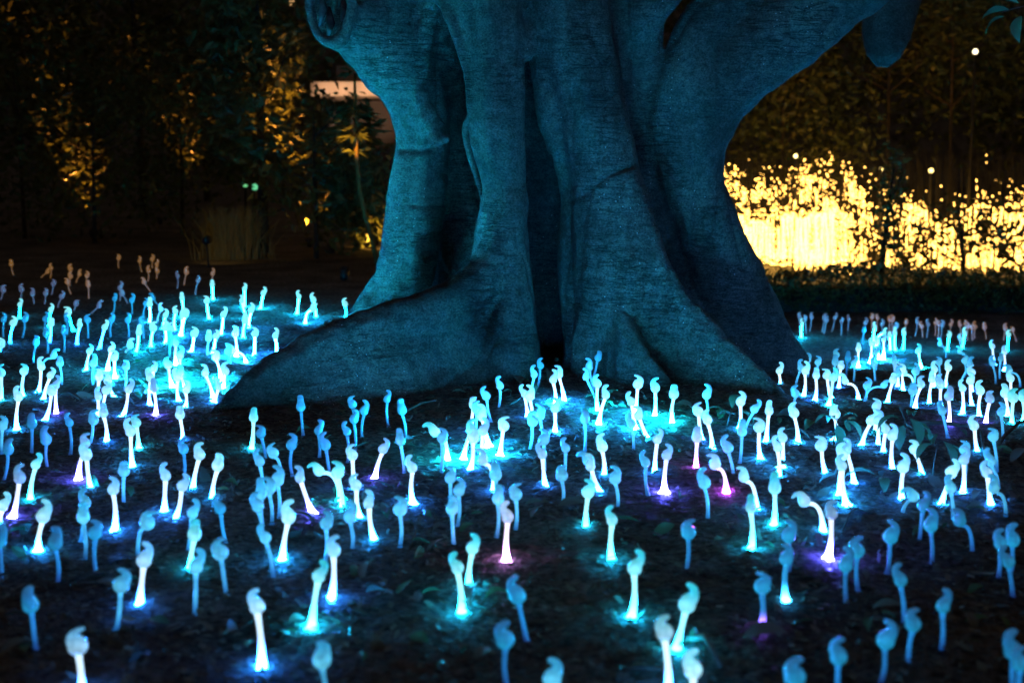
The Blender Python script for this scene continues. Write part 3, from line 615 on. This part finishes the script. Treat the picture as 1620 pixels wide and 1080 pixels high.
# ------------------------------------------------------------------ leaf litter, twigs, seedlings
def leafverts(L, W, curl, fold):
    n = 6; vs = []; fs = []
    for i in range(n + 1):
        t = i / n; wd = W * (math.sin(math.pi * min(1, t * 1.02)) ** .8) * .5 + (.0006 if 0 < i < n else .0003)
        z = curl * (t - .5) ** 2 * 4 - curl
        vs += [(L * (t - .5), -wd, z + fold * wd), (L * (t - .5), 0, z), (L * (t - .5), wd, z + fold * wd)]
    for i in range(n):
        a = i * 3; fs += [(a, a + 1, a + 4, a + 3), (a + 1, a + 2, a + 5, a + 4)]
    return vs, fs
LEAFM = [mesh('fallen_leaf', *leafverts(L, W, c, f), m, True) for L, W, c, f, m in ((.13, .055, -.012, .35, LEAF_DRY), (.11, .05, .010, .2, LEAF_DRY), (.15, .06, -.02, .5, LEAF_DRY), (.10, .045, -.015, .6, LEAF_GREEN), (.12, .05, -.008, .3, LEAF_GREEN))]
def gh(x, y): return gz(x, y) + .022 * noise.noise((x * 2.1, y * 2.1, 0)) + .014 * noise.noise((x * 8, y * 8, 3)) + .009 * noise.noise((x * 23, y * 23, 5))
seen_leaves = [(250, 606), (135, 633), (195, 640), (218, 632), (265, 628), (60, 660), (75, 700), (110, 640), (365, 776), (350, 790), (320, 757), (465, 985), (615, 823), (675, 826), (672, 865), (820, 607), (815, 640), (838, 648), (900, 660), (985, 652), (1010, 620), (975, 624), (1085, 650), (1130, 655), (1140, 660),
               (1150, 663), (1230, 660), (1243, 665), (1280, 676), (1345, 670), (1400, 762), (1480, 770), (1240, 745), (1075, 786), (1050, 846), (905, 808), (880, 760), (648, 706), (480, 686), (1590, 720), (1610, 728), (600, 1025), (750, 945), (785, 950), (640, 935), (600, 950), (1555, 915), (1210, 1020), (1100, 1020),
               (560, 905), (470, 855), (395, 990), (370, 1010), (205, 790), (150, 770), (290, 580), (300, 600), (45, 850), (30, 852), (990, 830), (690, 870), (1360, 812), (740, 620), (800, 628), (1470, 700), (1440, 690), (880, 575), (862, 600), (830, 570), (900, 560), (925, 572), (840, 585), (1262, 690), (1230, 800), (1545, 810), (505, 860), (495, 848), (585, 905), (660, 880), (335, 620), (310, 625)]
pts = [gpt(u, v) for u, v in seen_leaves]
tries = 0
while len(pts) < 298 and tries < 9000:
    tries += 1
    u, v = rng.uniform(0, 1620), 500 + 560 * rng.random() ** 1.2; p = gpt(u, v)
    if noise.noise((p.x * 1.1, p.y * 1.1, 8)) > -.05: pts.append(p)
for k, p in enumerate(pts):
    o = ob('fallen_leaf', LEAFM[k % 5], ground); o.location = (p.x, p.y, gh(p.x, p.y) + .012 + .012 * rng.random())
    o.rotation_euler = (rng.normal() * .35, rng.normal() * .35, rng.random() * 6.28); s = rng.uniform(.35, .85) if k > 80 else rng.uniform(.7, 1.15); o.scale = (s, s, s)
# small litter: chips, needles, bits
lv, lf, lm = [], [], []
for k in range(32000):
    u, v = rng.uniform(-60, 1680), 470 + 640 * rng.random() ** 1.35
    p = gpt(u, v) if k % 3 == 0 else None
    if p is None:
        p = Vector((rng.uniform(-4, 4.6), rng.uniform(3.2, 12), 0))
    x, y = p.x, p.y; z = gh(x, y) + .004
    a = rng.random() * 6.28; o = len(lv); cs, sn = math.cos(a), math.sin(a)
    if rng.random() < .55:
        L = rng.uniform(.007, .030); W = L * rng.uniform(.25, .6); tz = rng.normal() * .008
        for dx, dy, dz in ((-L, 0, 0), (0, -W, abs(tz)), (L, 0, tz + .004), (0, W, .003)): lv.append((x + dx * cs - dy * sn, y + dx * sn + dy * cs, z + dz))
        lf.append((o, o + 1, o + 2, o + 3)); lm.append(0)
    else:
        L = rng.uniform(.02, .07); W = .0016 + .0012 * rng.random(); c = rng.normal() * .012
        P = [(-L, 0, .0), (-L * .3, c, .006), (L * .3, c * 1.2, .008), (L, -c * .3, .002)]
        for dx, dy, dz in P:
            for w_ in (-W, W): lv.append((x + dx * cs - (dy + w_) * sn, y + dx * sn + (dy + w_) * cs, z + dz + (0 if w_ < 0 else .002)))
        for j in range(3): lf.append((o + 2 * j, o + 2 * j + 2, o + 2 * j + 3, o + 2 * j + 1)); lm.append(1)
me = mesh('leaf_litter', lv, lf, [LEAF_DRY, TWIG]); me.polygons.foreach_set('material_index', lm)
ob('leaf_litter', me, kind='stuff', label='bark chips and leaf scraps strewn over the soil', category='litter')
# branches lying about
def branch(pix, r, name='fallen_branch', lift=.02, label='', closed=None):
    P = []
    for t in pix:
        g = gpt(t[0], t[1]); g.z = gh(g.x, g.y) + (t[2] if len(t) > 2 else lift); P.append(g)
    vs_, fs_ = [], []; R = [r * (1 - .5 * k / len(P)) for k in range(len(P))]
    tube(vs_, fs_, P, R, 7)
    o = ob(name, mesh(name, vs_, fs_, TWIG, True)); o['label'] = label; o['category'] = 'branch'
branch([(1455, 680, .05), (1490, 684, .06), (1530, 688, .06), (1552, 694, .04), (1556, 718, .0)], .013, label='thick fallen branch with a crooked end right of the seedlings')
branch([(1425, 655, .03), (1427, 668, .06), (1436, 684, .05), (1460, 690, .02)], .010, label='short dark upright branch end among the leafy seedlings')
branch([(1575, 715, .0), (1590, 705, .05), (1610, 692, .08), (1640, 680, .05)], .011, label='forked fallen branch rising at the right edge')
branch([(1580, 722, .01), (1592, 716, .03), (1605, 718, .01)], .008, label='thin curled twig below the branch at the right edge')
branch([(893, 826, .03), (905, 832, .02), (930, 838, .01)], .007, label='bright lit twig pointing at a cyan lamp foot in the centre')
branch([(1165, 872, .02), (1188, 866, .02), (1212, 862, .02)], .006, label='thin straight twig lying in front of a lamp foot')
branch([(1330, 845, .0), (1345, 828, .04), (1358, 815, .03)], .005, label='slender straw lying by the bent lamp at right')
branch([(648, 866, .0), (660, 850, .03), (656, 838, .02)], .005, label='small curved twig in front of the long root')
branch([(1090, 1020, .02), (1115, 1030, .05), (1140, 1062, .02)], .012, label='arched fallen leaf stalk in the foreground behind two lamps')
branch([(985, 1058, .01), (1020, 1064, .02), (1060, 1066, .01)], .009, label='straight stick in the foreground left of two bright lamps')
branch([(640, 655, .02), (665, 645, .03), (690, 640, .02)], .008, label='short twig against the foot of the long root')
branch([(1335, 618, .01), (1365, 612, .03), (1400, 606, .01)], .010, label='shallow root like branch crossing right of the tree')
branch([(364, 745, .0), (366, 770, .04), (372, 800, .0)], .006, label='dark crooked twig standing left of the lamps before the root tip')
branch([(1390, 640, .0), (1440, 652, .01), (1500, 654, .01), (1560, 650, .0)], .014, label='long thin branch on the soil behind the leafy seedlings')
# seedlings with broad leaves
SL = mesh('seedling_leaf', *leafverts(.15, .06, -.03, .35), LEAF_GREEN, True)
SLv = [v.co.copy() for v in SL.vertices]
for v in SL.vertices: v.co.x += .075
def seedling(u, v, leaves, label, s=1.0):
    b = gpt(u, v); e = empty('seedling', b, label=label, category='plant', group='leafy seedlings between the lamps')
    vs_, fs_ = [], []
    top = Vector((.02, 0, .12 * s))
    tube(vs_, fs_, [Vector((0, 0, -.01)), Vector((.008, 0, .06 * s)), top], [.004, .0035, .0025], 6)
    L = []
    for k, (az, h, pt, ls) in enumerate(leaves):
        j = Vector((.02 * h, 0, .12 * s * h)); dr = Vector((math.cos(az), math.sin(az), 0)); k2 = j + dr * .03 + Vector((0, 0, .012))
        tube(vs_, fs_, [j, k2], [.002, .0016], 5); L.append((k2, az, pt, ls))
    ob('stem', mesh('seedling_stem', vs_, fs_, TWIG, True), e)
    for p, az, pt, ls in L:
        o = ob('leaf', SL, e); o.location = p; o.rotation_euler = (0, pt, az); o.scale = (ls, ls, ls)
R_ = math.radians
seedling(1318, 700, [(R_(200), 1, .2, .7), (R_(-40), .9, .7, .9), (R_(-90), .7, 1.0, .9), (R_(20), 1, .1, .6), (R_(100), .9, .4, .7)], 'broad leaved seedling left of the bright lamps before the right lawn')
seedling(1425, 720, [(R_(190), 1, .5, .9), (R_(-70), 1, 1.0, 1.0), (R_(-20), .9, .9, 1.0), (R_(60), 1, .2, .8), (R_(140), .9, .3, .8), (R_(-120), .8, 1.1, .9)], 'tallest seedling with drooping leaves amid the lamps at right', 1.5)
seedling(1475, 752, [(R_(90), 1, .3, .7), (R_(-60), 1, 1.1, .9), (R_(-150), .9, .6, .8), (R_(10), .8, .5, .7)], 'seedling with one long hanging leaf right of the tallest seedling', 1.3)
seedling(1392, 768, [(R_(5), .6, .1, 1.1), (R_(170), .6, .2, 1.0), (R_(-100), .5, .4, .8)], 'low seedling with flat wide leaves in front of the tallest seedling', .5)
seedling(1150, 672, [(R_(70), 1, -.5, .8), (R_(160), .8, .0, .7), (R_(-30), .8, .4, .8)], 'small seedling with upright leaf before the right root', .6)
seedling(838, 622, [(R_(10), 1, .1, .7), (R_(130), .9, .2, .6), (R_(-80), .8, .5, .6)], 'small seedling in the shade of the trunk cleft', .5)
seedling(950, 648, [(R_(40), 1, -.3, .6), (R_(170), .9, .1, .6), (R_(-60), .8, .4, .5)], 'tiny seedling beside the lamps at the central foot', .5)

# ------------------------------------------------------------------ trees and shrubs behind
def foliage(center, rad, n, size, seed, clumps=9, fine=False):
    r = np.random.default_rng(seed); vs_, fs_ = [], []
    cc = [(center[0] + rad[0] * a, center[1] + rad[1] * b_, center[2] + rad[2] * c) for a, b_, c in r.uniform(-.75, .75, (clumps, 3))]
    for k in range(n):
        c = cc[k % clumps]; p = Vector((c[0] + r.normal() * rad[0] * .27, c[1] + r.normal() * rad[1] * .27, c[2] + r.normal() * rad[2] * .24))
        if p.z < .05: continue
        a = Vector(r.normal(size=3)); a.z = a.z * .7 - .35; a.normalize(); b_ = a.cross(Vector(r.normal(size=3))).normalized()
        L = size * r.uniform(.6, 1.3); W = L * (.21 if not fine else .05); nn = a.cross(b_) * (W * .5); o = len(vs_)
        vs_ += [p, p + a * L * .45 + b_ * W + nn, p + a * L, p + a * L * .45 - b_ * W + nn]; fs_ += [(o, o + 1, o + 2), (o, o + 2, o + 3)]
    return vs_, fs_
def tree(name, base, H, rad, n, size, seed, label, cat, lean=0, group=None, clumps=9, trunkr=.08, mat=None):
    g = Vector((base[0], base[1], gz(base[0], base[1]))); e = empty(name, g, label=label, category=cat)
    if group: e['group'] = group
    r = random.Random(seed); vs_, fs_ = [], []
    top = Vector((lean, 0, H - rad[2] * .4))
    tube(vs_, fs_, [Vector((0, 0, -.1)), Vector((lean * .2, .02, top.z * .35)), Vector((lean * .5, 0, top.z * .7)), top], [trunkr * 1.4, trunkr, trunkr * .8, trunkr * .3], 8)
    for k in range(5):
        a = r.random() * 6.28; h0 = top.z * r.uniform(.35, .85); q = Vector((lean * h0 / top.z, 0, h0))
        tube(vs_, fs_, [q, q + Vector((math.cos(a) * rad[0] * .35, math.sin(a) * rad[1] * .35, rad[2] * .2)), q + Vector((math.cos(a) * rad[0] * .7, math.sin(a) * rad[1] * .7, rad[2] * .55))], [trunkr * .5, trunkr * .3, trunkr * .1], 6)
    ob('trunk', mesh('tree_trunk', vs_, fs_, TRUNK_DARK, True), e)
    ob('crown', mesh('tree_crown', *foliage((lean, 0, H - rad[2]), rad, int(n * 1.35), size * 1.4, seed, clumps), mat or LEAF_DARK), e, kind='stuff')
def X(u, d): return (u - 810) / F * d
SH = 'dark shrubs and trees beyond the lawn'
T_ = [('shrub', 40, 23, 3.4, (1.5, 1.2, 1.6), 1500, .13, 'dark shrub with few lit leaves at the far left edge'),
      ('tree', -20, 27, 6.5, (2.6, 2, 2.4), 2200, .16, 'tall dark tree reaching out of view at the far left corner'),
      ('shrub', 150, 22, 2.6, (1.4, 1, 1.2), 1300, .12, 'low rounded shrub with orange lit leaves left of the grass clump'),
      ('tree', 230, 28, 7, (2.6, 2, 2.6), 2400, .16, 'tall dark tree second from the left beyond the lawn'),
      ('shrub', 290, 24, 3.6, (1.5, 1.2, 1.5), 1500, .13, 'dark middle shrub behind the grass clump'),
      ('tree', 418, 20, 4.3, (.95, 1, 1.5), 1900, .13, 'loose tree with amber lit leaf tips left of the trunk'),
      ('tree', 330, 34, 7.6, (1.9, 2, 2.5), 2000, .16, 'tall dark tree behind the amber lit loose tree'),
      ('shrub', 500, 19, 2.3, (.9, .8, 1.0), 1100, .12, 'small shrub between the loose tree and the slender whorled sapling'),
      ('shrub', 590, 21, 1.7, (.8, .7, .8), 900, .12, 'low shrub beside the yellow lit stem near the trunk'),
      ('shrub', 1235, 27.5, 4.3, (1.7, 1, 1.6), 1900, .11, 'shrub with orange leaves hanging above the golden light wall'),
      ('tree', 1402, 28, 7.6, (2.7, 1.5, 2.3), 2300, .13, 'tall tree with orange lit leaves right behind the leaning limb'),
      ('tree', 1500, 28.5, 7.4, (2.4, 1.5, 2.6), 2400, .13, 'tree with sparse glinting leaves right of the hanging limb'),
      ('tree', 1640, 28, 7.4, (2.4, 1.5, 2.6), 2300, .13, 'dark tree at the far right edge above the lights'),
      ('shrub', 1395, 19, 2.2, (.22, .4, .75), 160, .10, 'thin shrub with a dark stem before the middle of the lights'),
      ('shrub', 1530, 20, 1.5, (1.2, .8, .45), 300, .10, 'spreading shrub before the lights near the right edge')]
for k, (nm, u, d, H, rad, n, sz, lb) in enumerate(T_):
    tree(nm, (X(u, d), d), H, rad, n, sz, 100 + k, lb, nm, lean=random.uniform(-.2, .2), group=SH, trunkr=.06 if (nm == 'tree' and u < 800) else .028)
# an added slope that blocks the sky glow, and a far wood before it
hx = np.linspace(-70, 70, 60); hy = [54, 57, 61, 66, 75, 110]
hz = [-.8, 4, 9, 13, 17, 20]
hvs = [(x, y + 2 * math.sin(x * .13), z + (1.2 * noise.noise((x * .1, y * .1, 1)) if z > 0 else 0)) for y, z in zip(hy, hz) for x in hx]
ob('sky_blocking_slope', mesh('sky_blocking_slope', hvs, [(j * 60 + i, j * 60 + i + 1, (j + 1) * 60 + i + 1, (j + 1) * 60 + i) for j in range(5) for i in range(59)], SOIL, True), kind='structure')
wv_, wf_ = [], []
for k in range(26):
    v_, f_ = foliage((-21 + 42 * k / 25 + random.uniform(-.6, .6), random.uniform(33, 41) + (11 if 5 < k < 13 else 0), random.uniform(2.6, 5.2)), (2.2, 1.6, 2.9), 700, .34, 500 + k, 12)
    o_ = len(wv_); wv_.extend(v_); wf_.extend([tuple(o_ + q for q in t) for t in f_])
ob('far_wood', mesh('far_wood', wv_, wf_, LEAF_DARK), kind='stuff', label='dark wood closing the view far behind the lawn', category='trees')
# low dark hedge that closes off the lawn under the golden lights
hv_, hf_ = [], []
r = np.random.default_rng(5)
for k in range(9000):
    u = r.uniform(1130, 1720); d = r.uniform(18.2, 19.2); top = 470 - 415 + 0; zt = at(u, 424 + 9 * noise.noise((u * .06, 0, 0)) + 8 * noise.noise((u * .25, 1, 0)) + 8 * math.sin(u * .021 + 1), d).z
    z = gz(X(u, d), d) + (zt - gz(X(u, d), d)) * r.random() ** .6
    p = Vector((X(u, d), d, z)); a = Vector(r.normal(size=3)).normalized(); b_ = a.cross(Vector(r.normal(size=3))).normalized(); L = r.uniform(.04, .09); o = len(hv_)
    hv_ += [p, p + a * L * .5 + b_ * L * .25, p + a * L, p + a * L * .5 - b_ * L * .25]; hf_.append((o, o + 1, o + 2, o + 3))
hg = empty('hedge', (X(1400, 18.7), 18.7, gz(X(1400, 18.7), 18.7)), label='low dark clipped hedge in front of the golden lights', category='hedge')
o = ob('foliage', mesh('hedge_foliage', hv_, hf_, LEAF_DARK), hg, kind='stuff'); o.matrix_parent_inverse = Matrix.Translation(-hg.location)
hb, hbf = [], []; box(hb, hbf, (X(1430, 18.9), 19.0, -.62), (5.2, .5, .5)); 
o = ob('twig_core', mesh('hedge_core', hb, hbf, TRUNK_DARK), hg); o.matrix_parent_inverse = Matrix.Translation(-hg.location)

# golden light wall: strings of small lamps hung in the trees
BULB = glow('golden_bulb', (1.0, .50, .09), 9.5)
WIRE = simple('black_wire', (.01, .01, .01), .6)
gv, gf = [], []; wv, wf = [], []
def envelope(u):     # top and bottom (in rows of the photograph) of the band of lights, for a wall 25 m away
    kx = [1120, 1160, 1200, 1240, 1270, 1300, 1335, 1370, 1400, 1440, 1480, 1510, 1545, 1580, 1620, 1700]
    kt = [290, 290, 305, 300, 285, 275, 280, 300, 315, 322, 340, 345, 322, 326, 318, 318]
    kb = [428, 426, 416, 420, 426, 432, 436, 440, 440, 444, 442, 438, 436, 432, 444, 444]
    return np.interp(u, kx, kt), np.interp(u, kx, kb)
def dens(u, v):
    t, b_ = envelope(u)
    x = 1.0 if u < 1320 else (.55 if u < 1375 else (.22 if u < 1402 else .75 if u < 1500 else .85))
    if v < t - 0: x *= math.exp(-(t - v) / 16.) * .3
    elif v < t + 45 and u < 1340: x *= .30
    b_ += 9 * noise.noise((u * .09, 3, 1)) + 5 * noise.noise((u * .3, 3, 1))
    if v > b_: return 0
    if v > b_ - 12: x *= .4
    if noise.noise((u * .12, v * .012, 4)) > .34: x *= .3
    q = noise.noise((u * .035, v * .035, 2)) + .5 * noise.noise((u * .1, v * .1, 7)); x *= (.12 if q < -.22 else (.45 if q < -.02 else 1.0)) if (u > 1330 or v < t + 60) else 1.0
    return x
r = np.random.default_rng(12)
oct_v = [(1, 0, 0), (0, 1, 0), (-1, 0, 0), (0, -1, 0), (0, 0, 1), (0, 0, -1)]
oct_f = [(0, 1, 4), (1, 2, 4), (2, 3, 4), (3, 0, 4), (1, 0, 5), (2, 1, 5), (3, 2, 5), (0, 3, 5)]
nb = 0
for s in range(640):                     # each string hangs down
    u0 = r.uniform(1125, 1690) if s > 200 else r.uniform(1125, 1350); d = r.uniform(23.5, 26.5)
    v = r.uniform(232, 262); drawn = []
    while v < 440:
        uu = u0 + 2.2 * math.sin(v * .05 + s)
        if r.random() < dens(uu, v):
            p = at(uu, v, d); R0 = (.0145 if u0 > 1340 else .0155) * (.7 + .6 * r.random()); o = len(gv)
            gv += [(p.x + a * R0, p.y + b_ * R0, p.z + c * R0) for a, b_, c in oct_v]; gf += [tuple(o + q for q in t) for t in oct_f]; nb += 1
        drawn.append((uu, v)); v += r.uniform(2.6, 4.6)
    tube(wv, wf, [at(*drawn[k], d) + Vector((0, .012, 0)) for k in (0, len(drawn) // 2, len(drawn) - 1)], [.003] * 3, 4)
lw = empty('light_curtain', (X(1400, 25), 25, gz(4, 15)), label='wall of golden string lights glowing through the shrubs right of the tree', category='string lights')
o = ob('bulbs', mesh('golden_bulbs', gv, gf, BULB), lw, kind='stuff'); o.matrix_parent_inverse = Matrix.Translation(-lw.location)
o = ob('wires', mesh('light_wires', wv, wf, WIRE), lw, kind='stuff'); o.matrix_parent_inverse = Matrix.Translation(-lw.location)
print('bulbs', nb)

# slender whorled sapling left of the trunk
b = gpt(600, 428); d = 17.0
e = empty('sapling', (X(585, d), d, gz(X(585, d), d)), label='slender sapling with tiers of leaves and a dark star top', category='tree')
inv = Matrix.Translation(-e.location)
vs_, fs_ = [], []
P = [at(600, 428, d), at(590, 385, d), at(578, 345, d), at(568, 300, d), at(563, 230, d), at(562, 160, d), at(561, 120, d)]
tube(vs_, fs_, P, [.035, .03, .028, .026, .024, .02, .014], 8)
SAP = simple('sapling_bark', (.16, .10, .02), .7, .3, 20, .3)
o = ob('trunk', mesh('sapling_trunk', vs_, fs_, SAP, True), e); o.matrix_parent_inverse = inv
lv_, lf_ = [], []; r = np.random.default_rng(3)
for tz, rad, n in ((115, .22, 16), (170, .26, 20), (184, .32, 24), (203, .36, 26), (214, .42, 28), (240, .3, 12)):
    c = at(562, tz, d)
    for k in range(n):
        a = r.random() * 6.28; up = .25 if tz > 120 else .8
        dr = Vector((math.cos(a), math.sin(a), r.uniform(-.25, up) * (1 if tz > 120 else 1))).normalized(); L = rad * r.uniform(.6, 1.1); sd = dr.cross(Vector((0, 0, 1))).normalized() * .035
        o_ = len(lv_); st = c + dr * .04
        lv_ += [st, st + dr * L * .5 + sd + Vector((0, 0, .02)), st + dr * L - Vector((0, 0, .04)), st + dr * L * .5 - sd + Vector((0, 0, .02))]; lf_ += [(o_, o_ + 1, o_ + 2), (o_, o_ + 2, o_ + 3)]
o = ob('leaves', mesh('sapling_leaves', lv_, lf_, LEAF_DARK), e, kind='stuff'); o.matrix_parent_inverse = inv
# ornamental grass clump
g0 = gpt(365, 402); gd = 19.0; g0 = Vector((X(368, gd), gd, 0))
gvv, gff = [], []; r = np.random.default_rng(9)
for k in range(900):
    x0, y0 = g0.x + r.normal() * .16, gd + r.normal() * .13; a = r.normal() * .35; H = r.uniform(.3, .72); bx_ = r.normal() * .16; by_ = r.normal() * .12; o_ = len(gvv); w_ = .006
    for t in (0, .4, .75, 1):
        for s_ in (-1, 1): gvv.append((x0 + bx_ * t * t + s_ * w_ * (1 - t * .8), y0 + by_ * t * t, H * t))
    for j in range(3): gff.append((o_ + 2 * j, o_ + 2 * j + 1, o_ + 2 * j + 3, o_ + 2 * j + 2))
o = ob('grass_clump', mesh('grass_clump', gvv, gff, leafmat('straw_grass', (.16, .15, .05), .3, .6)), kind='stuff', label='tuft of ornamental grass lit dull gold beyond the left lawn', category='grass')

# distant pavilion with a lit pale roof edge
PALE = simple('pale_render', (.62, .48, .36), .9, .2, 3, .15)
DKW = simple('dark_wall', (.05, .04, .035), .9)
pd = 31.0; pc = at(580, 145, pd)
pe = empty('pavilion', (pc.x, pd, 0), label='distant low pavilion with a pale lit roof edge seen under the left limb', category='building')
inv = Matrix.Translation(-pe.location)
def pp(name, c, s, m, rot=0):
    v_, f_ = [], []; box(v_, f_, c, s, rot); o = ob(name, mesh(name, v_, f_, m), pe); o.matrix_parent_inverse = inv; return o
z1 = at(560, 156, pd).z; z2 = at(560, 130, pd).z; z3 = at(560, 103, pd).z
x1 = at(508, 140, pd).x; x2 = at(690, 140, pd).x
pp('roof_slab', ((x1 + x2) / 2, pd + 1.2, (z1 + z2) / 2), (x2 - x1, 4, z2 - z1 - .06), PALE, -.06)
xa = at(533, 120, pd).x
pp('upper_wall', ((xa + x2) / 2, pd + 2.2, (z2 + z3) / 2 + .02), (x2 - xa, 3.2, z3 - z2), PALE, -.06)
pp('wall', ((x1 + x2) / 2 + .3, pd + 2, z1 / 2), (x2 - x1 - .6, 2.6, z1 - .05), DKW, -.06)
for q in range(3): pp('post', (x1 + .3 + q * 1.7, pd - .5, z1 / 2), (.12, .12, z1 - .06), DKW)

# ------------------------------------------------------------------ the place's other lamps, and added spotlights at the right
def lampobj(name, kind, loc, color, power, size=.05, target=None, angle=40):
    ld = bpy.data.lights.new(name, kind); ld.color = color; ld.energy = power
    if kind == 'SPOT': ld.spot_size = math.radians(angle); ld.spot_blend = .6
    ld.shadow_soft_size = size
    return ld
FIX = simple('fixture_black', (.02, .02, .02), .4, .4)
def spotlight(loc, target, power, angle, label, color=(1, .48, .10), size=.04, post=False):
    loc = Vector(loc); gzv = gz(loc.x, loc.y); d = (Vector(target) - loc).normalized()
    e = empty('garden_spotlight', (loc.x, loc.y, gzv), label=label, category='lamp', group='spotlights in the planting')
    vs_, fs_ = [], []; inv = Matrix.Translation(-e.location)
    tube(vs_, fs_, [loc - d * .16, loc - d * .15, loc - d * .02], [.02, .045, .055], 10)
    o = ob('housing', mesh('spot_housing', vs_, fs_, FIX, True), e); o.matrix_parent_inverse = inv
    vs_, fs_ = [], []; tube(vs_, fs_, [Vector((loc.x, loc.y, gzv - .05)), loc - d * .12], [.012, .01], 6)
    o = ob('stake', mesh('spot_stake', vs_, fs_, FIX), e); o.matrix_parent_inverse = inv
    ld = lampobj('spot', 'SPOT', loc, color, power, size, target, angle); o = bpy.data.objects.new('beam', ld); C.objects.link(o); o.parent = e; o.matrix_parent_inverse = inv
    o.location = loc; o.rotation_euler = d.to_track_quat('-Z', 'Y').to_euler()
def P3(u, v, d): return at(u, v, d)
OR = (1, .34, .045)
def under(u, v, d, du, back, power, angle, label, color=OR):
    x = X(u + du, d); spotlight((x, d + back, gz(x, d + back) + .15), P3(u, v, d), power, angle, label, color)
under(440, 105, 20, 30, 1.1, 4200, 18, 'spotlight aimed up at the loose amber lit tree')
under(425, 185, 20, -30, .9, 2600, 20, 'second spotlight under the loose tree, nearer its stem')
under(490, 205, 19, 20, .9, 700, 22, 'spotlight under the small shrub left of the sapling')
spotlight((X(545, 15.9), 15.9, .15), P3(562, 200, 17.0), 1500, 14, 'spotlight aimed at the tiers of the slender sapling', (1, .40, .05))
under(590, 365, 21, 12, -.8, 160, 60, 'spotlight near the low shrub beside the trunk', (1, .45, .06))
under(100, 235, 22, 30, .9, 1040, 22, 'spotlight behind the shrub at far left')
under(140, 270, 22, -20, .9, 500, 24, 'spotlight beside the low rounded shrub')
under(285, 195, 24, 20, 1.2, 900, 22, 'spotlight under the dark middle shrub')
under(210, 120, 25, 10, 1.5, 700, 26, 'spotlight low behind the second tall tree')
under(350, 130, 25, 10, 1.5, 700, 26, 'spotlight low between the middle shrub and the loose tree')
under(60, 40, 26, 20, 2.0, 2000, 18, 'spotlight below the tall tree in the far left corner')
under(290, 15, 26, 20, 2.0, 2000, 18, 'spotlight below the tall tree second from the left')
spotlight((X(330, 17.6), 17.6, .35), P3(370, 350, 19.0), 9, 100, 'spotlight in front of the grass clump', (1, .55, .12))
spotlight((X(545, 24), 24, .3), (pc.x, pd, pc.z), 2600, 22, 'floodlight lighting the distant pavilion', (1, .62, .38))
under(1500, 150, 28, 20, -2.5, 420, 22, 'added spotlight aimed at the sparse tree right of the hanging limb')  # added lamp, brightens leaves that the string lights catch
under(1280, 165, 27.2, 10, -2.2, 520, 26, 'added spotlight below the orange leaves above the golden lights')  # added to strengthen the string lights' glow on these leaves
under(1415, 135, 28, 10, -2.2, 260, 18, 'added spotlight behind the tree with the thin dark stem')  # added lamp, lifts leaves lit by the golden strings

# bare bulbs seen far off
def bulb(u, v, d, R0, col, s, label, cat='lamp', n=1, power=0):
    c = at(u, v, d); e = empty('path_lamp', (c.x, c.y, gz(c.x, c.y)), label=label, category=cat); inv = Matrix.Translation(-e.location)
    vs_, fs_ = [], []
    tube(vs_, fs_, [Vector((c.x, c.y, gz(c.x, c.y) - .1)), Vector((c.x, c.y, c.z - R0 * .8))], [.03, .02], 6)
    o = ob('post', mesh('lamp_post', vs_, fs_, FIX), e); o.matrix_parent_inverse = inv
    vs_, fs_ = [], []
    tube(vs_, fs_, [c + Vector((0, 0, R0 * math.sin(t))) for t in (-1.5, -1, -.5, 0, .5, 1, 1.5)], [R0 * math.cos(t) for t in (-1.5, -1, -.5, 0, .5, 1, 1.5)], 10)
    o = ob('globe', mesh('lamp_globe', vs_, fs_, glow('lamp_globe_' + cat + str(u), col, s), True), e); o.matrix_parent_inverse = inv
bulb(1543, 82, 26, .048, (1, .82, .5), 4, 'lone white path lamp high in the dark right of the hanging limb')
bulb(558, 112, 36, .07, (.65, 1, .7), 3, 'pale green lamp at the top of the sapling below the left limb')
bulb(399, 244, 24, .03, (.1, .9, .35), 1.4, 'tiny green lamp above the grass clump')
bulb(388, 292, 24, .045, (.2, .8, .3), .9, 'green lamp left of a pair above the grass clump')
bulb(403, 296, 24, .055, (.15, .75, .35), .9, 'green lamp right of a pair above the grass clump')
bulb(462, 5, 30, .06, (1, .55, .2), 1.0, 'dim orange lamp high between the left trees')
bulb(1473, 270, 25, .042, (1, .7, .2), 5, 'yellow lamp above the golden lights, left of the right edge tree')
bulb(1394, 268, 25, .03, (1, .7, .2), 5, 'small yellow lamp over the thin shrub')
bulb(1259, 247, 24.5, .035, (1, .75, .25), 6, 'single yellow lamp over the golden lights')

# hanging twig in the top right corner
tb = at(1660, -10, 7.5)
e = empty('leafy_twig', tb, label='leafy twig hanging into the top right corner', category='twig'); inv = Matrix.Translation(-e.location)
vs_, fs_ = [], []; tube(vs_, fs_, [at(1700, -60, 7.5), at(1640, 5, 7.5), at(1610, 12, 7.5), at(1585, 20, 7.5)], [.006, .004, .003, .002], 6)
o = ob('stem', mesh('twig_stem', vs_, fs_, TWIG, True), e); o.matrix_parent_inverse = inv
for u, v, az, rx, s_ in ((1598, 16, 3.3, .35, .9), (1590, 26, 3.5, .7, .8), (1615, 25, -1.9, .9, 1.0), (1625, 8, .3, .4, 1), (1612, 6, 2.9, -.2, .8), (1632, 30, -1.2, 1.1, .9)):
    o = ob('leaf', SL, e); o.location = at(u, v, 7.5) - e.location; o.rotation_euler = (.6, rx, az); o.scale = (s_ * 1.25, s_ * 1.1, s_)
